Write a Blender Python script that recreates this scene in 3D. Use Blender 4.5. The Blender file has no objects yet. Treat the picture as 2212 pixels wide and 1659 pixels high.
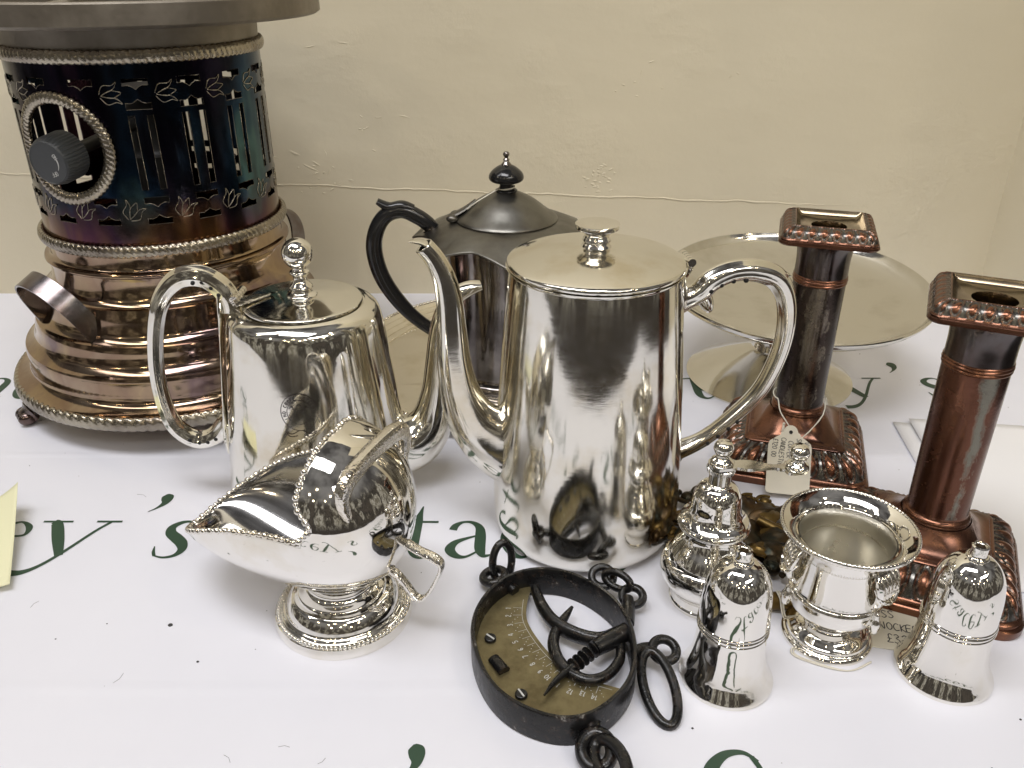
import bpy, bmesh, math, random
from math import sin, cos, pi, radians, sqrt, atan2, exp
from mathutils import Vector, Matrix, Quaternion
from mathutils.geometry import delaunay_2d_cdt
random.seed(7)
scene = bpy.context.scene
C = scene.collection

# ------------------------------------------------------------------ camera
cam_d = bpy.data.cameras.new("camera"); cam = bpy.data.objects.new("camera", cam_d); C.objects.link(cam)
cam.location = (0, 0, 0.32)
cam.rotation_euler = (radians(90 - 27.2), 0, 0)
cam_d.sensor_width = 36.0
cam_d.lens = 36.0 * 1840.0 / 2212.0
cam_d.clip_start = 0.01; cam_d.clip_end = 50
scene.camera = cam

# ------------------------------------------------------------------ colour management, world
scene.view_settings.view_transform = 'Standard'
scene.view_settings.look = 'None'
scene.view_settings.gamma = 1
scene.view_settings.exposure = 0.0
scene.cycles.max_bounces = 12
scene.cycles.glossy_bounces = 8
scene.cycles.diffuse_bounces = 4
scene.cycles.sample_clamp_indirect = 6.0
scene.cycles.blur_glossy = 0.6

world = bpy.data.worlds.new("World"); scene.world = world; world.use_nodes = True
wn = world.node_tree.nodes; wl = world.node_tree.links
wn.clear()
def N(tree, t, **kw):
    n = tree.nodes.new(t)
    for k, v in kw.items(): setattr(n, k, v)
    return n
wt = world.node_tree
wout = N(wt, 'ShaderNodeOutputWorld'); wbg = N(wt, 'ShaderNodeBackground')
tc = N(wt, 'ShaderNodeTexCoord')
mp = N(wt, 'ShaderNodeMapping'); mp.inputs['Scale'].default_value = (5.0, 5.0, 1.6)
nz = N(wt, 'ShaderNodeTexNoise'); nz.inputs['Scale'].default_value = 1.7; nz.inputs['Detail'].default_value = 7; nz.inputs['Roughness'].default_value = .66
wl.new(tc.outputs['Generated'], mp.inputs['Vector']); wl.new(mp.outputs['Vector'], nz.inputs['Vector'])
cr_ = N(wt, 'ShaderNodeValToRGB')
els = [(0.30, (.045, .038, .032)), (0.42, (.10, .085, .07)), (0.475, (.035, .032, .03)), (0.53, (.16, .14, .11)), (0.575, (.55, .52, .45)), (0.61, (.12, .10, .075)), (0.68, (.30, .28, .22))]
r = cr_.color_ramp
while len(r.elements) < len(els): r.elements.new(.5)
for e, (p, c) in zip(r.elements, els): e.position = p; e.color = (*c, 1)
wl.new(nz.outputs['Fac'], cr_.inputs['Fac'])
sp = N(wt, 'ShaderNodeSeparateXYZ'); wl.new(tc.outputs['Generated'], sp.inputs[0])
up = N(wt, 'ShaderNodeMapRange'); up.inputs['From Min'].default_value = .34; up.inputs['From Max'].default_value = .52
wl.new(sp.outputs['Z'], up.inputs['Value'])
nz2 = N(wt, 'ShaderNodeTexNoise'); nz2.inputs['Scale'].default_value = 2.6; nz2.inputs['Detail'].default_value = 3
wl.new(tc.outputs['Generated'], nz2.inputs['Vector'])
ceil = N(wt, 'ShaderNodeValToRGB')
ceil.color_ramp.elements[0].position = .38; ceil.color_ramp.elements[0].color = (.075, .07, .068, 1)
ceil.color_ramp.elements[1].position = .62; ceil.color_ramp.elements[1].color = (.26, .25, .245, 1)
wl.new(nz2.outputs['Fac'], ceil.inputs['Fac'])
mx = N(wt, 'ShaderNodeMix', data_type='RGBA')
wl.new(up.outputs['Result'], mx.inputs[0]); wl.new(cr_.outputs['Color'], mx.inputs[6]); wl.new(ceil.outputs['Color'], mx.inputs[7])
dn = N(wt, 'ShaderNodeMapRange'); dn.inputs['From Min'].default_value = -.25; dn.inputs['From Max'].default_value = -.05
wl.new(sp.outputs['Z'], dn.inputs['Value'])
mx2 = N(wt, 'ShaderNodeMix', data_type='RGBA'); mx2.inputs[6].default_value = (.06, .052, .045, 1)
wl.new(dn.outputs['Result'], mx2.inputs[0]); wl.new(mx.outputs[2], mx2.inputs[7])
wl.new(mx2.outputs[2], wbg.inputs['Color']); wbg.inputs['Strength'].default_value = .80
wl.new(wbg.outputs[0], wout.inputs[0])

# ------------------------------------------------------------------ lamps of the room (ceiling panel and the many small spots)
def area(name, loc, target, sx, sy, power, col, shape='RECTANGLE'):
    l = bpy.data.lights.new(name, 'AREA'); l.shape = shape; l.size = sx
    if shape in ('RECTANGLE', 'ELLIPSE'): l.size_y = sy
    l.energy = power; l.color = col
    o = bpy.data.objects.new(name, l); C.objects.link(o); o.location = loc
    d = Vector(target) - Vector(loc); o.rotation_euler = d.to_track_quat('-Z', 'Y').to_euler()
    return o
area('ceiling_panel_lamp', (-.28, -.12, 2.1), (-.05, .45, 0), 1.25, .55, 25, (1, .99, 1))
area('ceiling_panel_lamp', (-1.35, .20, 2.1), (-.2, .5, 0), .3, 1.2, 7, (1, .98, .98))
area('ceiling_panel_lamp', (1.05, -1.35, 1.95), (-.1, .7, .1), 1.2, .3, 11, (1, .98, .98))
spots = [(-2.2, -1.6), (-1.3, -2.6), (-.5, -2.0), (.5, -2.7), (1.2, -1.7), (2.0, -1.0), (2.2, -2.4), (1.3, -.4), (-2.6, -.4), (.1, -3.6), (-1.2, -3.9), (1.6, -3.6)]
for i, (x, y) in enumerate(spots):
    area('ceiling_spot', (x, y, 2.15), (x * .2, .4, 0), .11, .11, 2.3, (1, .84, .58), 'DISK')

# ------------------------------------------------------------------ materials
def mat(name):
    m = bpy.data.materials.new(name); m.use_nodes = True
    return m, m.node_tree, m.node_tree.nodes['Principled BSDF']
def noise(t, scale, detail=3, rough=.5, vec=None, mscale=None, coord='Object'):
    n = N(t, 'ShaderNodeTexNoise'); n.inputs['Scale'].default_value = scale
    n.inputs['Detail'].default_value = detail; n.inputs['Roughness'].default_value = rough
    if vec is None:
        tcn = N(t, 'ShaderNodeTexCoord'); vec = tcn.outputs[coord]
    if mscale:
        mm = N(t, 'ShaderNodeMapping'); mm.inputs['Scale'].default_value = mscale
        t.links.new(vec, mm.inputs['Vector']); vec = mm.outputs['Vector']
    t.links.new(vec, n.inputs['Vector'])
    return n.outputs['Fac']
def ramp(t, fac, stops):
    rr = N(t, 'ShaderNodeValToRGB'); e = rr.color_ramp.elements
    while len(e) < len(stops): e.new(.5)
    for el, (p, c) in zip(e, stops):
        el.position = p; el.color = (*c, 1) if not isinstance(c, (int, float)) else (c, c, c, 1)
    t.links.new(fac, rr.inputs['Fac']); return rr.outputs['Color']
def bump(t, b, h, strength, dist=.001, prev=None):
    bn = N(t, 'ShaderNodeBump'); bn.inputs['Strength'].default_value = strength; bn.inputs['Distance'].default_value = dist
    t.links.new(h, bn.inputs['Height'])
    if prev is not None: t.links.new(prev, bn.inputs['Normal'])
    t.links.new(bn.outputs['Normal'], b.inputs['Normal']); return bn.outputs['Normal']
def mixc(t, fac, a, b):
    m = N(t, 'ShaderNodeMix', data_type='RGBA')
    t.links.new(fac, m.inputs[0])
    for i, v in ((6, a), (7, b)):
        if isinstance(v, tuple): m.inputs[i].default_value = (*v, 1)
        else: t.links.new(v, m.inputs[i])
    return m.outputs[2]
def math_(t, op, a, b=None):
    m = N(t, 'ShaderNodeMath', operation=op)
    for i, v in ((0, a), (1, b)):
        if v is None: continue
        if isinstance(v, (int, float)): m.inputs[i].default_value = v
        else: t.links.new(v, m.inputs[i])
    return m.outputs[0]
def silver(name, col=(.88, .855, .78), tarn=(.66, .58, .42), r0=.035, r1=.12, bumps=.05, bscale=9, tlo=.5, thi=.8, scratch=.0):
    m, t, b = mat(name)
    f = noise(t, 28, 4, .6)
    b.inputs['Metallic'].default_value = 1
    t.links.new(ramp(t, f, [(tlo, col), (thi, tarn)]), b.inputs['Base Color'])
    fine = ramp(t, noise(t, 60, 5, .65), [(.3, r0), (.75, r1)])
    smear = ramp(t, noise(t, 17, 6, .72, mscale=(1, 1.3, .8)), [(.50, 0.), (.66, min(.05, r1 * .4))])
    t.links.new(math_(t, 'ADD', fine, smear), b.inputs['Roughness'])
    p = bump(t, b, noise(t, bscale * 10, 2, .4), bumps, .002)
    if scratch:
        s1 = noise(t, 300, 3, .6, mscale=(1, 1, .06)); s2 = noise(t, 260, 3, .6, mscale=(.3, 1, 1.4))
        bump(t, b, math_(t, 'ADD', s1, s2), scratch, .0004, p)
    return m
M = {}
M['silver'] = silver('bright_silver_plate', col=(.85, .83, .765), bumps=.09, bscale=5, r1=.15, scratch=.02)
M['silver_worn'] = silver('worn_silver_plate', col=(.83, .81, .745), r0=.06, r1=.15, scratch=.045, bumps=.05, bscale=6)
M['silver_small'] = silver('polished_silver_plate', col=(.87, .85, .80), tarn=(.72, .67, .55), r0=.025, r1=.08, bumps=.05, bscale=12)
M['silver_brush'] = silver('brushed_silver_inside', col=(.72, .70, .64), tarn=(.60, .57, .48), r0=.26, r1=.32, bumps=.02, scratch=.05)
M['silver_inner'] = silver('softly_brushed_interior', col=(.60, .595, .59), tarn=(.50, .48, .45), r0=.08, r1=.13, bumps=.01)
M['silver_chase'] = silver('chased_silver', col=(.82, .79, .73), r0=.08, r1=.2, bumps=.22, bscale=60)
M['silver_tray'] = silver('tray_silver', col=(.86, .82, .73), tarn=(.7, .64, .5), r0=.05, r1=.12)
M['steel'] = silver('polished_steel_dish', col=(.74, .725, .68), tarn=(.60, .57, .51), r0=.07, r1=.19, bumps=.03, scratch=.03)
M['silver_dark'] = silver('tarnished_silver', col=(.31, .285, .265), tarn=(.12, .105, .10), r0=.06, r1=.2, bumps=.08, tlo=.35, thi=.65)
M['pewter'] = silver('dull_tarnished_lid', col=(.21, .205, .185), tarn=(.11, .10, .088), r0=.28, r1=.42, bumps=.1, tlo=.4, thi=.7)
M['bronze_silver'] = silver('brown_tarnished_silver', col=(.43, .345, .245), tarn=(.19, .13, .09), r0=.06, r1=.2, bumps=.06, bscale=4, tlo=.35, thi=.62)
M['gadroon'] = silver('gadroon_moulding_metal', col=(.44, .40, .32), tarn=(.22, .19, .16), r0=.16, r1=.34, bumps=.2, bscale=60, tlo=.4, thi=.7)
M['handle_dark'] = silver('bluish_tarnished_strap', col=(.24, .23, .24), tarn=(.14, .10, .09), r0=.16, r1=.28, tlo=.4, thi=.6)
M['grey_cast'] = silver('grey_cast_metal', col=(.34, .31, .265), tarn=(.24, .215, .18), r0=.45, r1=.6, bumps=.06, bscale=30, tlo=.35, thi=.6)
def base_mat():
    m, t, b = mat('brown_gold_tarnished_base')
    b.inputs['Metallic'].default_value = 1
    t.links.new(ramp(t, noise(t, 9, 5, .62, mscale=(1, 1, .6)), [(.32, (.44, .36, .26)), (.44, (.30, .21, .15)), (.52, (.40, .30, .19)), (.60, (.20, .14, .135)), (.70, (.34, .25, .20))]), b.inputs['Base Color'])
    t.links.new(ramp(t, noise(t, 60, 5, .65), [(.3, .05), (.75, .18)]), b.inputs['Roughness'])
    bump(t, b, noise(t, 35, 3, .5), .07, .002)
    return m
M['bronze_silver'] = base_mat()
def drum_mat():
    m, t, b = mat('heat_tinted_silver')
    b.inputs['Metallic'].default_value = 1
    f = noise(t, 11, 4, .6, mscale=(1, 1, .45))
    tints = ramp(t, f, [(.30, (.10, .045, .07)), (.40, (.018, .014, .03)), (.47, (.012, .014, .022)), (.55, (.02, .045, .085)), (.61, (.07, .14, .15)), (.68, (.025, .02, .03)), (.78, (.12, .05, .10))])
    tcn = N(t, 'ShaderNodeTexCoord'); s = N(t, 'ShaderNodeSeparateXYZ'); t.links.new(tcn.outputs['Object'], s.inputs[0])
    low = N(t, 'ShaderNodeMapRange'); low.inputs['From Min'].default_value = .168; low.inputs['From Max'].default_value = .14
    t.links.new(math_(t, 'ADD', s.outputs['Z'], math_(t, 'MULTIPLY', noise(t, 30, 3), .03)), low.inputs['Value'])
    low.inputs['From Min'].default_value = .183; low.inputs['From Max'].default_value = .158
    gold = ramp(t, noise(t, 16, 3, .6, mscale=(1, 1, .3)), [(.35, (.20, .11, .045)), (.5, (.08, .03, .05)), (.6, (.16, .08, .03)), (.7, (.03, .02, .03))])
    t.links.new(mixc(t, low.outputs['Result'], tints, gold), b.inputs['Base Color'])
    t.links.new(ramp(t, noise(t, 70, 4, .6), [(.3, .12), (.8, .27)]), b.inputs['Roughness'])
    bump(t, b, noise(t, 60, 3), .12, .001)
    return m
M['drum'] = drum_mat()
def plain(name, col, rough, metallic=0, bs=0, bscale=200, col2=None, nscale=40, spec=.5, coat=0):
    m, t, b = mat(name)
    b.inputs['Metallic'].default_value = metallic; b.inputs['Roughness'].default_value = rough
    b.inputs['Specular IOR Level'].default_value = spec
    if coat: b.inputs['Coat Weight'].default_value = coat; b.inputs['Coat Roughness'].default_value = .05
    if col2: t.links.new(ramp(t, noise(t, nscale, 4, .6), [(.4, col), (.65, col2)]), b.inputs['Base Color'])
    else: b.inputs['Base Color'].default_value = (*col, 1)
    if bs: bump(t, b, noise(t, bscale, 4, .6), bs, .001)
    return m
M['bakelite'] = plain('black_bakelite', (.012, .012, .013), .16, bs=.05, bscale=60)
M['knobplastic'] = plain('dark_grey_plastic_knob', (.045, .05, .055), .42, bs=.1, bscale=300)
M['matte_black'] = plain('black_burner_metal', (.015, .014, .013), .5)
M['hole'] = plain('hole_black', (.008, .008, .008), .7)
M['white_mark'] = plain('pale_printed_mark', (.55, .56, .55), .6)
def iron_mat():
    m, t, b = mat('black_painted_iron')
    spots = noise(t, 190, 5, .7)
    t.links.new(ramp(t, spots, [(.55, (.006, .006, .0065)), (.60, (.028, .018, .013)), (.63, (.008, .008, .008)), (.68, (.20, .19, .175))]), b.inputs['Base Color'])
    t.links.new(ramp(t, noise(t, 120, 4, .6), [(.3, .20), (.7, .40)]), b.inputs['Roughness'])
    p = bump(t, b, noise(t, 130, 4, .6), .45, .0010)
    return m
M['iron'] = iron_mat()
def brass_plate_mat():
    m, t, b = mat('aged_brass_dial')
    b.inputs['Metallic'].default_value = .75
    t.links.new(ramp(t, noise(t, 70, 5, .65), [(.35, (.125, .10, .048)), (.6, (.21, .175, .09))]), b.inputs['Base Color'])
    b.inputs['Roughness'].default_value = .42
    bump(t, b, noise(t, 300, 3), .15, .0005)
    return m
M['brass_dial'] = brass_plate_mat()
M['brass_dark'] = plain('dark_patinated_brass', (.075, .045, .02), .38, metallic=.9, bs=.25, bscale=120, col2=(.022, .025, .02), nscale=75)
M['brass_mid'] = plain('old_brass', (.14, .095, .036), .36, metallic=.95, bs=.2, bscale=160, col2=(.14, .09, .03), nscale=50)
M['screw'] = plain('steel_screw', (.25, .24, .20), .3, metallic=1, bs=.2)
def copper_mat(name, base, dark, plate, streak_az=None, streak_w=.4, thr=.5, edge=False):
    m, t, b = mat(name)
    b.inputs['Metallic'].default_value = .92
    c = ramp(t, noise(t, 22, 5, .6, mscale=(1, 1, .5)), [(.40, base), (.66, dark)])
    at = N(t, 'ShaderNodeAttribute', attribute_name='wear')
    # worn-off plate on the high ridges, remains of the silver plate in between
    ridge = ramp(t, at.outputs['Fac'], [(.30, 0.), (.62, 1.)])
    n1 = noise(t, 90 if streak_az is not None and streak_w > .8 else 60, 6, .75, mscale=(1, 1, .45))
    c2 = mixc(t, ramp(t, at.outputs['Fac'], [(.06, 0.), (.18, 1.)]), c, mixc(t, ridge, plate, base))
    if streak_az is not None:
        tcn = N(t, 'ShaderNodeTexCoord'); s = N(t, 'ShaderNodeSeparateXYZ'); t.links.new(tcn.outputs['Object'], s.inputs[0])
        az = math_(t, 'ARCTAN2', s.outputs['Y'], s.outputs['X'])
        d = math_(t, 'ABSOLUTE', math_(t, 'SUBTRACT', az, streak_az))
        g = N(t, 'ShaderNodeMapRange'); g.inputs['From Min'].default_value = streak_w; g.inputs['From Max'].default_value = 0
        t.links.new(d, g.inputs['Value'])
        v = math_(t, 'ADD', math_(t, 'MULTIPLY', g.outputs['Result'], .30), n1)
        c2 = mixc(t, ramp(t, v, [(thr - .02, 0.), (thr + .07, 1.)]), c2, plate)
        edgev = ramp(t, v, [(thr - .04, 0.), (thr - .01, .4), (thr + .02, 0.)])
        c2 = mixc(t, edgev, c2, (.34, .30, .24))
    t.links.new(c2, b.inputs['Base Color'])
    t.links.new(ramp(t, noise(t, 60, 4, .6), [(.3, .16), (.75, .34)]), b.inputs['Roughness'])
    bump(t, b, noise(t, 70, 4, .6), .18, .0012)
    return m
COP = (.225, .105, .065); COPD = (.075, .040, .030); PLT = (.14, .135, .125)
M['copper'] = copper_mat('worn_copper', COP, COPD, PLT)
M['column_dark'] = copper_mat('dark_patinated_column', (.055, .042, .037), (.024, .022, .023), (.24, .21, .17), -1.6, 1.0, .70)
M['column_copper'] = copper_mat('copper_column_with_plate_patch', (.150, .068, .044), (.075, .035, .027), (.21, .20, .165), -1.12, .45, .70)
M['pan_inside'] = silver('drip_pan_inside', col=(.30, .25, .17), tarn=(.16, .11, .08), r0=.14, r1=.26, tlo=.4, thi=.7)
M['neck_dark'] = silver('dark_neck', col=(.13, .12, .12), tarn=(.08, .05, .04), r0=.14, r1=.3, tlo=.4, thi=.65)

def paper_mat():
    m, t, b = mat('white_coated_paper')
    t.links.new(ramp(t, noise(t, 7, 4, .6), [(.3, (.77, .78, .855)), (.7, (.80, .81, .885))]), b.inputs['Base Color'])
    b.inputs['Roughness'].default_value = .42; b.inputs['Specular IOR Level'].default_value = .35
    tcn = N(t, 'ShaderNodeTexCoord'); s = N(t, 'ShaderNodeSeparateXYZ'); t.links.new(tcn.outputs['Object'], s.inputs[0])
    def crease(out, at, w):
        d = math_(t, 'ABSOLUTE', math_(t, 'SUBTRACT', math_(t, 'ADD', out, math_(t, 'MULTIPLY', noise(t, 9, 2), .004)), at))
        g = N(t, 'ShaderNodeMapRange', interpolation_type='SMOOTHSTEP'); g.inputs['From Min'].default_value = w; g.inputs['From Max'].default_value = 0
        t.links.new(d, g.inputs['Value']); return g.outputs['Result']
    h = math_(t, 'MULTIPLY', math_(t, 'ADD', crease(s.outputs['Y'], .302, .006), crease(s.outputs['Y'], .515, .005)), .35)
    h = math_(t, 'ADD', h, math_(t, 'MULTIPLY', noise(t, 5, 3, .5), 2.4))
    bump(t, b, h, .5, .0014)
    return m
M['paper'] = paper_mat()
M['sheet'] = plain('plain_office_paper', (.84, .84, .86), .7, bs=.1, bscale=300)
M['green_ink'] = plain('dark_green_ink', (.028, .066, .038), .5)
M['sticky'] = plain('pale_yellow_note', (.82, .81, .55), .8, bs=.05)
M['tag'] = plain('cream_card_tag', (.78, .74, .62), .75, bs=.1, bscale=400)
M['string'] = plain('white_cotton_string', (.72, .69, .60), .9)
M['pen'] = plain('dark_ballpoint_ink', (.03, .03, .035), .6)
M['pencil'] = plain('grey_pen_ink', (.13, .13, .12), .7)
M['dirt'] = plain('dust_speck', (.05, .05, .05), .9)
def wall_mat(name, col):
    m, t, b = mat(name)
    t.links.new(ramp(t, noise(t, 3.5, 5, .6), [(.3, tuple(c * .965 for c in col)), (.7, col)]), b.inputs['Base Color'])
    b.inputs['Roughness'].default_value = .55; b.inputs['Specular IOR Level'].default_value = .3
    tcn = N(t, 'ShaderNodeTexCoord')
    big = noise(t, 7, 4, .55, mscale=(1, 1, 2.2)); fine = noise(t, 160, 3, .5)
    rough = noise(t, 55, 5, .7)
    mask = ramp(t, noise(t, 5.5, 2), [(.52, 0.), (.66, 1.)])
    h = math_(t, 'ADD', math_(t, 'MULTIPLY', big, 1.3), math_(t, 'MULTIPLY', fine, .12))
    h = math_(t, 'ADD', h, math_(t, 'MULTIPLY', math_(t, 'MULTIPLY', rough, mask), 1.5))
    bump(t, b, h, .35, .004)
    return m
M['wall'] = wall_mat('cream_painted_plaster', (.715, .655, .505))

# ------------------------------------------------------------------ geometry helpers
class MB:
    def __init__(s): s.v = []; s.f = []; s.att = []
    def add(s, vf, mtx=None, att=None):
        v, f = vf; o = len(s.v)
        s.v += [mtx @ Vector(p) for p in v] if mtx is not None else [Vector(p) for p in v]
        s.f += [tuple(i + o for i in q) for q in f]
        s.att += att if att else [0.0] * len(v)
        return s
    def build(s, name, m, parent=None, angle=35, label=None, kind=None, flip=False):
        me = bpy.data.meshes.new(name); me.from_pydata([tuple(p) for p in s.v], [], s.f)
        bm = bmesh.new(); bm.from_mesh(me); bmesh.ops.recalc_face_normals(bm, faces=bm.faces)
        bm.to_mesh(me); bm.free()
        if any(s.att):
            a = me.attributes.new('wear', 'FLOAT', 'POINT'); a.data.foreach_set('value', s.att)
        me.shade_smooth()
        if angle: me.set_sharp_from_angle(angle=radians(angle))
        me.materials.append(M[m])
        o = bpy.data.objects.new(name, me); C.objects.link(o)
        if parent: o.parent = parent
        if label: o['label'] = label
        if kind: o['kind'] = kind
        return o
def root(name, loc, rz, label, cat, group=None):
    o = bpy.data.objects.new(name, None); C.objects.link(o); o.location = loc; o.rotation_euler = (0, 0, rz)
    o.empty_display_size = .02
    o['label'] = label; o['category'] = cat
    if group: o['group'] = group
    return o
def crom(P, n):
    """Catmull-Rom through tuples of any length"""
    out = []
    m = len(P)
    for i in range(m - 1):
        p0 = P[max(i - 1, 0)]; p1 = P[i]; p2 = P[i + 1]; p3 = P[min(i + 2, m - 1)]
        for k in range(n):
            t = k / n
            out.append(tuple(.5 * ((2 * b) + (-a + c) * t + (2 * a - 5 * b + 4 * c - d) * t * t + (-a + 3 * b - 3 * c + d) * t ** 3) for a, b, c, d in zip(p0, p1, p2, p3)))
    out.append(tuple(P[-1])); return out
def smooth_profile(P, n=4):
    """points (r,z) or (r,z,'s') ; 's' marks a sharp corner"""
    segs = [[]]
    for p in P:
        segs[-1].append((p[0], p[1]))
        if len(p) > 2: segs.append([(p[0], p[1])])
    out = []
    for s in segs:
        if len(s) < 2: continue
        q = crom(s, n) if len(s) > 2 else list(s)
        out += q if not out else q[1:]
    return out
def lathe(P, n=96, sm=4, raw=False, mod=None):
    Q = P if raw else smooth_profile(P, sm)
    v = []; f = []; idx = []
    for r_, z in Q:
        if r_ < 1e-6: idx.append([len(v)]); v.append((0, 0, z))
        else:
            idx.append(list(range(len(v), len(v) + n)))
            for k in range(n):
                a = 2 * pi * k / n; rr = r_ * (mod(a, z) if mod else 1)
                v.append((rr * cos(a), rr * sin(a), z))
    for a, b in zip(idx, idx[1:]):
        for k in range(n):
            k2 = (k + 1) % n
            if len(a) == 1 and len(b) == 1: continue
            if len(a) == 1: f.append((a[0], b[k], b[k2]))
            elif len(b) == 1: f.append((a[k], a[k2], b[0]))
            else: f.append((a[k], a[k2], b[k2], b[k]))
    return v, f
def tube(path, rad, seg=16, closed=False, cap=True, up=None, sec=None, sub=0):
    """path of points; rad = number, list of numbers or list of (a,b)"""
    if not isinstance(rad, (list, tuple)): rad = [rad] * len(path)
    rad = [x if isinstance(x, tuple) else (x, x) for x in rad]
    if sub:
        if closed:
            raise ValueError
        full = crom([tuple(p) + q for p, q in zip(path, rad)], sub)
        path = [q[:3] for q in full]; rad = [(max(q[3], 1e-5), max(q[4], 1e-5)) for q in full]
    Pn = [Vector(p) for p in path]; n = len(Pn)
    T = []
    for i in range(n):
        if closed: d = Pn[(i + 1) % n] - Pn[i - 1]
        else: d = Pn[min(i + 1, n - 1)] - Pn[max(i - 1, 0)]
        T.append(d.normalized())
    u = Vector(up) if up else (Vector((0, 0, 1)) if abs(T[0].z) < .9 else Vector((1, 0, 0)))
    A = (u - T[0] * u.dot(T[0])).normalized(); fr = []
    for i in range(n):
        if up: A = (u - T[i] * u.dot(T[i]));  A = A.normalized() if A.length > 1e-6 else fr[-1][0]
        else: A = (A - T[i] * A.dot(T[i])).normalized()
        fr.append((A, T[i].cross(A)))
    v = []; f = []
    for i in range(n):
        a, b = rad[i]; U, W = fr[i]
        for k in range(seg):
            an = 2 * pi * k / seg; s = sec(an, i / (n - 1)) if sec else 1
            v.append(Pn[i] + U * (cos(an) * a * s) + W * (sin(an) * b * s))
    for i in range(n if closed else n - 1):
        j = (i + 1) % n
        for k in range(seg):
            k2 = (k + 1) % seg; f.append((i * seg + k, i * seg + k2, j * seg + k2, j * seg + k))
    if cap and not closed:
        for i, rev in ((0, True), (n - 1, False)):
            c = len(v); v.append(Pn[i])
            for k in range(seg):
                k2 = (k + 1) % seg; q = (i * seg + k, i * seg + k2, c); f.append(q[::-1] if rev else q)
    return v, f
def box(x0, x1, y0, y1, z0, z1):
    v = [(x, y, z) for z in (z0, z1) for y in (y0, y1) for x in (x0, x1)]
    return v, [(0, 2, 3, 1), (4, 5, 7, 6), (0, 1, 5, 4), (2, 6, 7, 3), (0, 4, 6, 2), (1, 3, 7, 5)]
def sphere(c, r_, n=16, m=10, sx=1, sy=1, sz=1):
    v, f = lathe([(r_ * sin(pi * i / m), -r_ * cos(pi * i / m)) for i in range(m + 1)], n, raw=True)
    return [(c[0] + x * sx, c[1] + y * sy, c[2] + z * sz) for x, y, z in v], f
def gadroon_ring(R, z, a, n, twist=.6, depth=.25, seg=18, path=None, per=8):
    """rope-like moulding: tube whose section carries slanted ridges"""
    v = []; f = []; K = n * per
    for i in range(K):
        t = i / K; c, nr, up_ = path(t) if path else (Vector((R * cos(2 * pi * t), R * sin(2 * pi * t), z)), Vector((cos(2 * pi * t), sin(2 * pi * t), 0)), Vector((0, 0, 1)))
        for k in range(seg):
            an = 2 * pi * k / seg
            ph = (t * n + twist * sin(an) * .5) % 1.0
            rr = a * (1 - depth * (1 - abs(sin(pi * ph)) ** .7))
            v.append(c + nr * (rr * .62 * cos(an)) + up_ * (rr * sin(an)))
    for i in range(K):
        j = (i + 1) % K
        for k in range(seg):
            k2 = (k + 1) % seg; f.append((i * seg + k, i * seg + k2, j * seg + k2, j * seg + k))
    return v, f
def frame(o, x, y, z=None):
    x = Vector(x).normalized(); y = Vector(y); y = (y - x * y.dot(x)).normalized(); z = x.cross(y)
    return Matrix(((x.x, y.x, z.x, o[0]), (x.y, y.y, z.y, o[1]), (x.z, y.z, z.z, o[2]), (0, 0, 0, 1)))
def poly_plate(pts, z0, z1):
    n = len(pts); v = [(x, y, z0) for x, y in pts] + [(x, y, z1) for x, y in pts]
    f = [tuple(range(n))[::-1], tuple(range(n, 2 * n))] + [(i, (i + 1) % n, n + (i + 1) % n, n + i) for i in range(n)]
    return v, f
def solid(o, t, off=-1):
    m = o.modifiers.new('thickness', 'SOLIDIFY'); m.thickness = t; m.offset = off; m.use_even_offset = False
    return o

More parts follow.
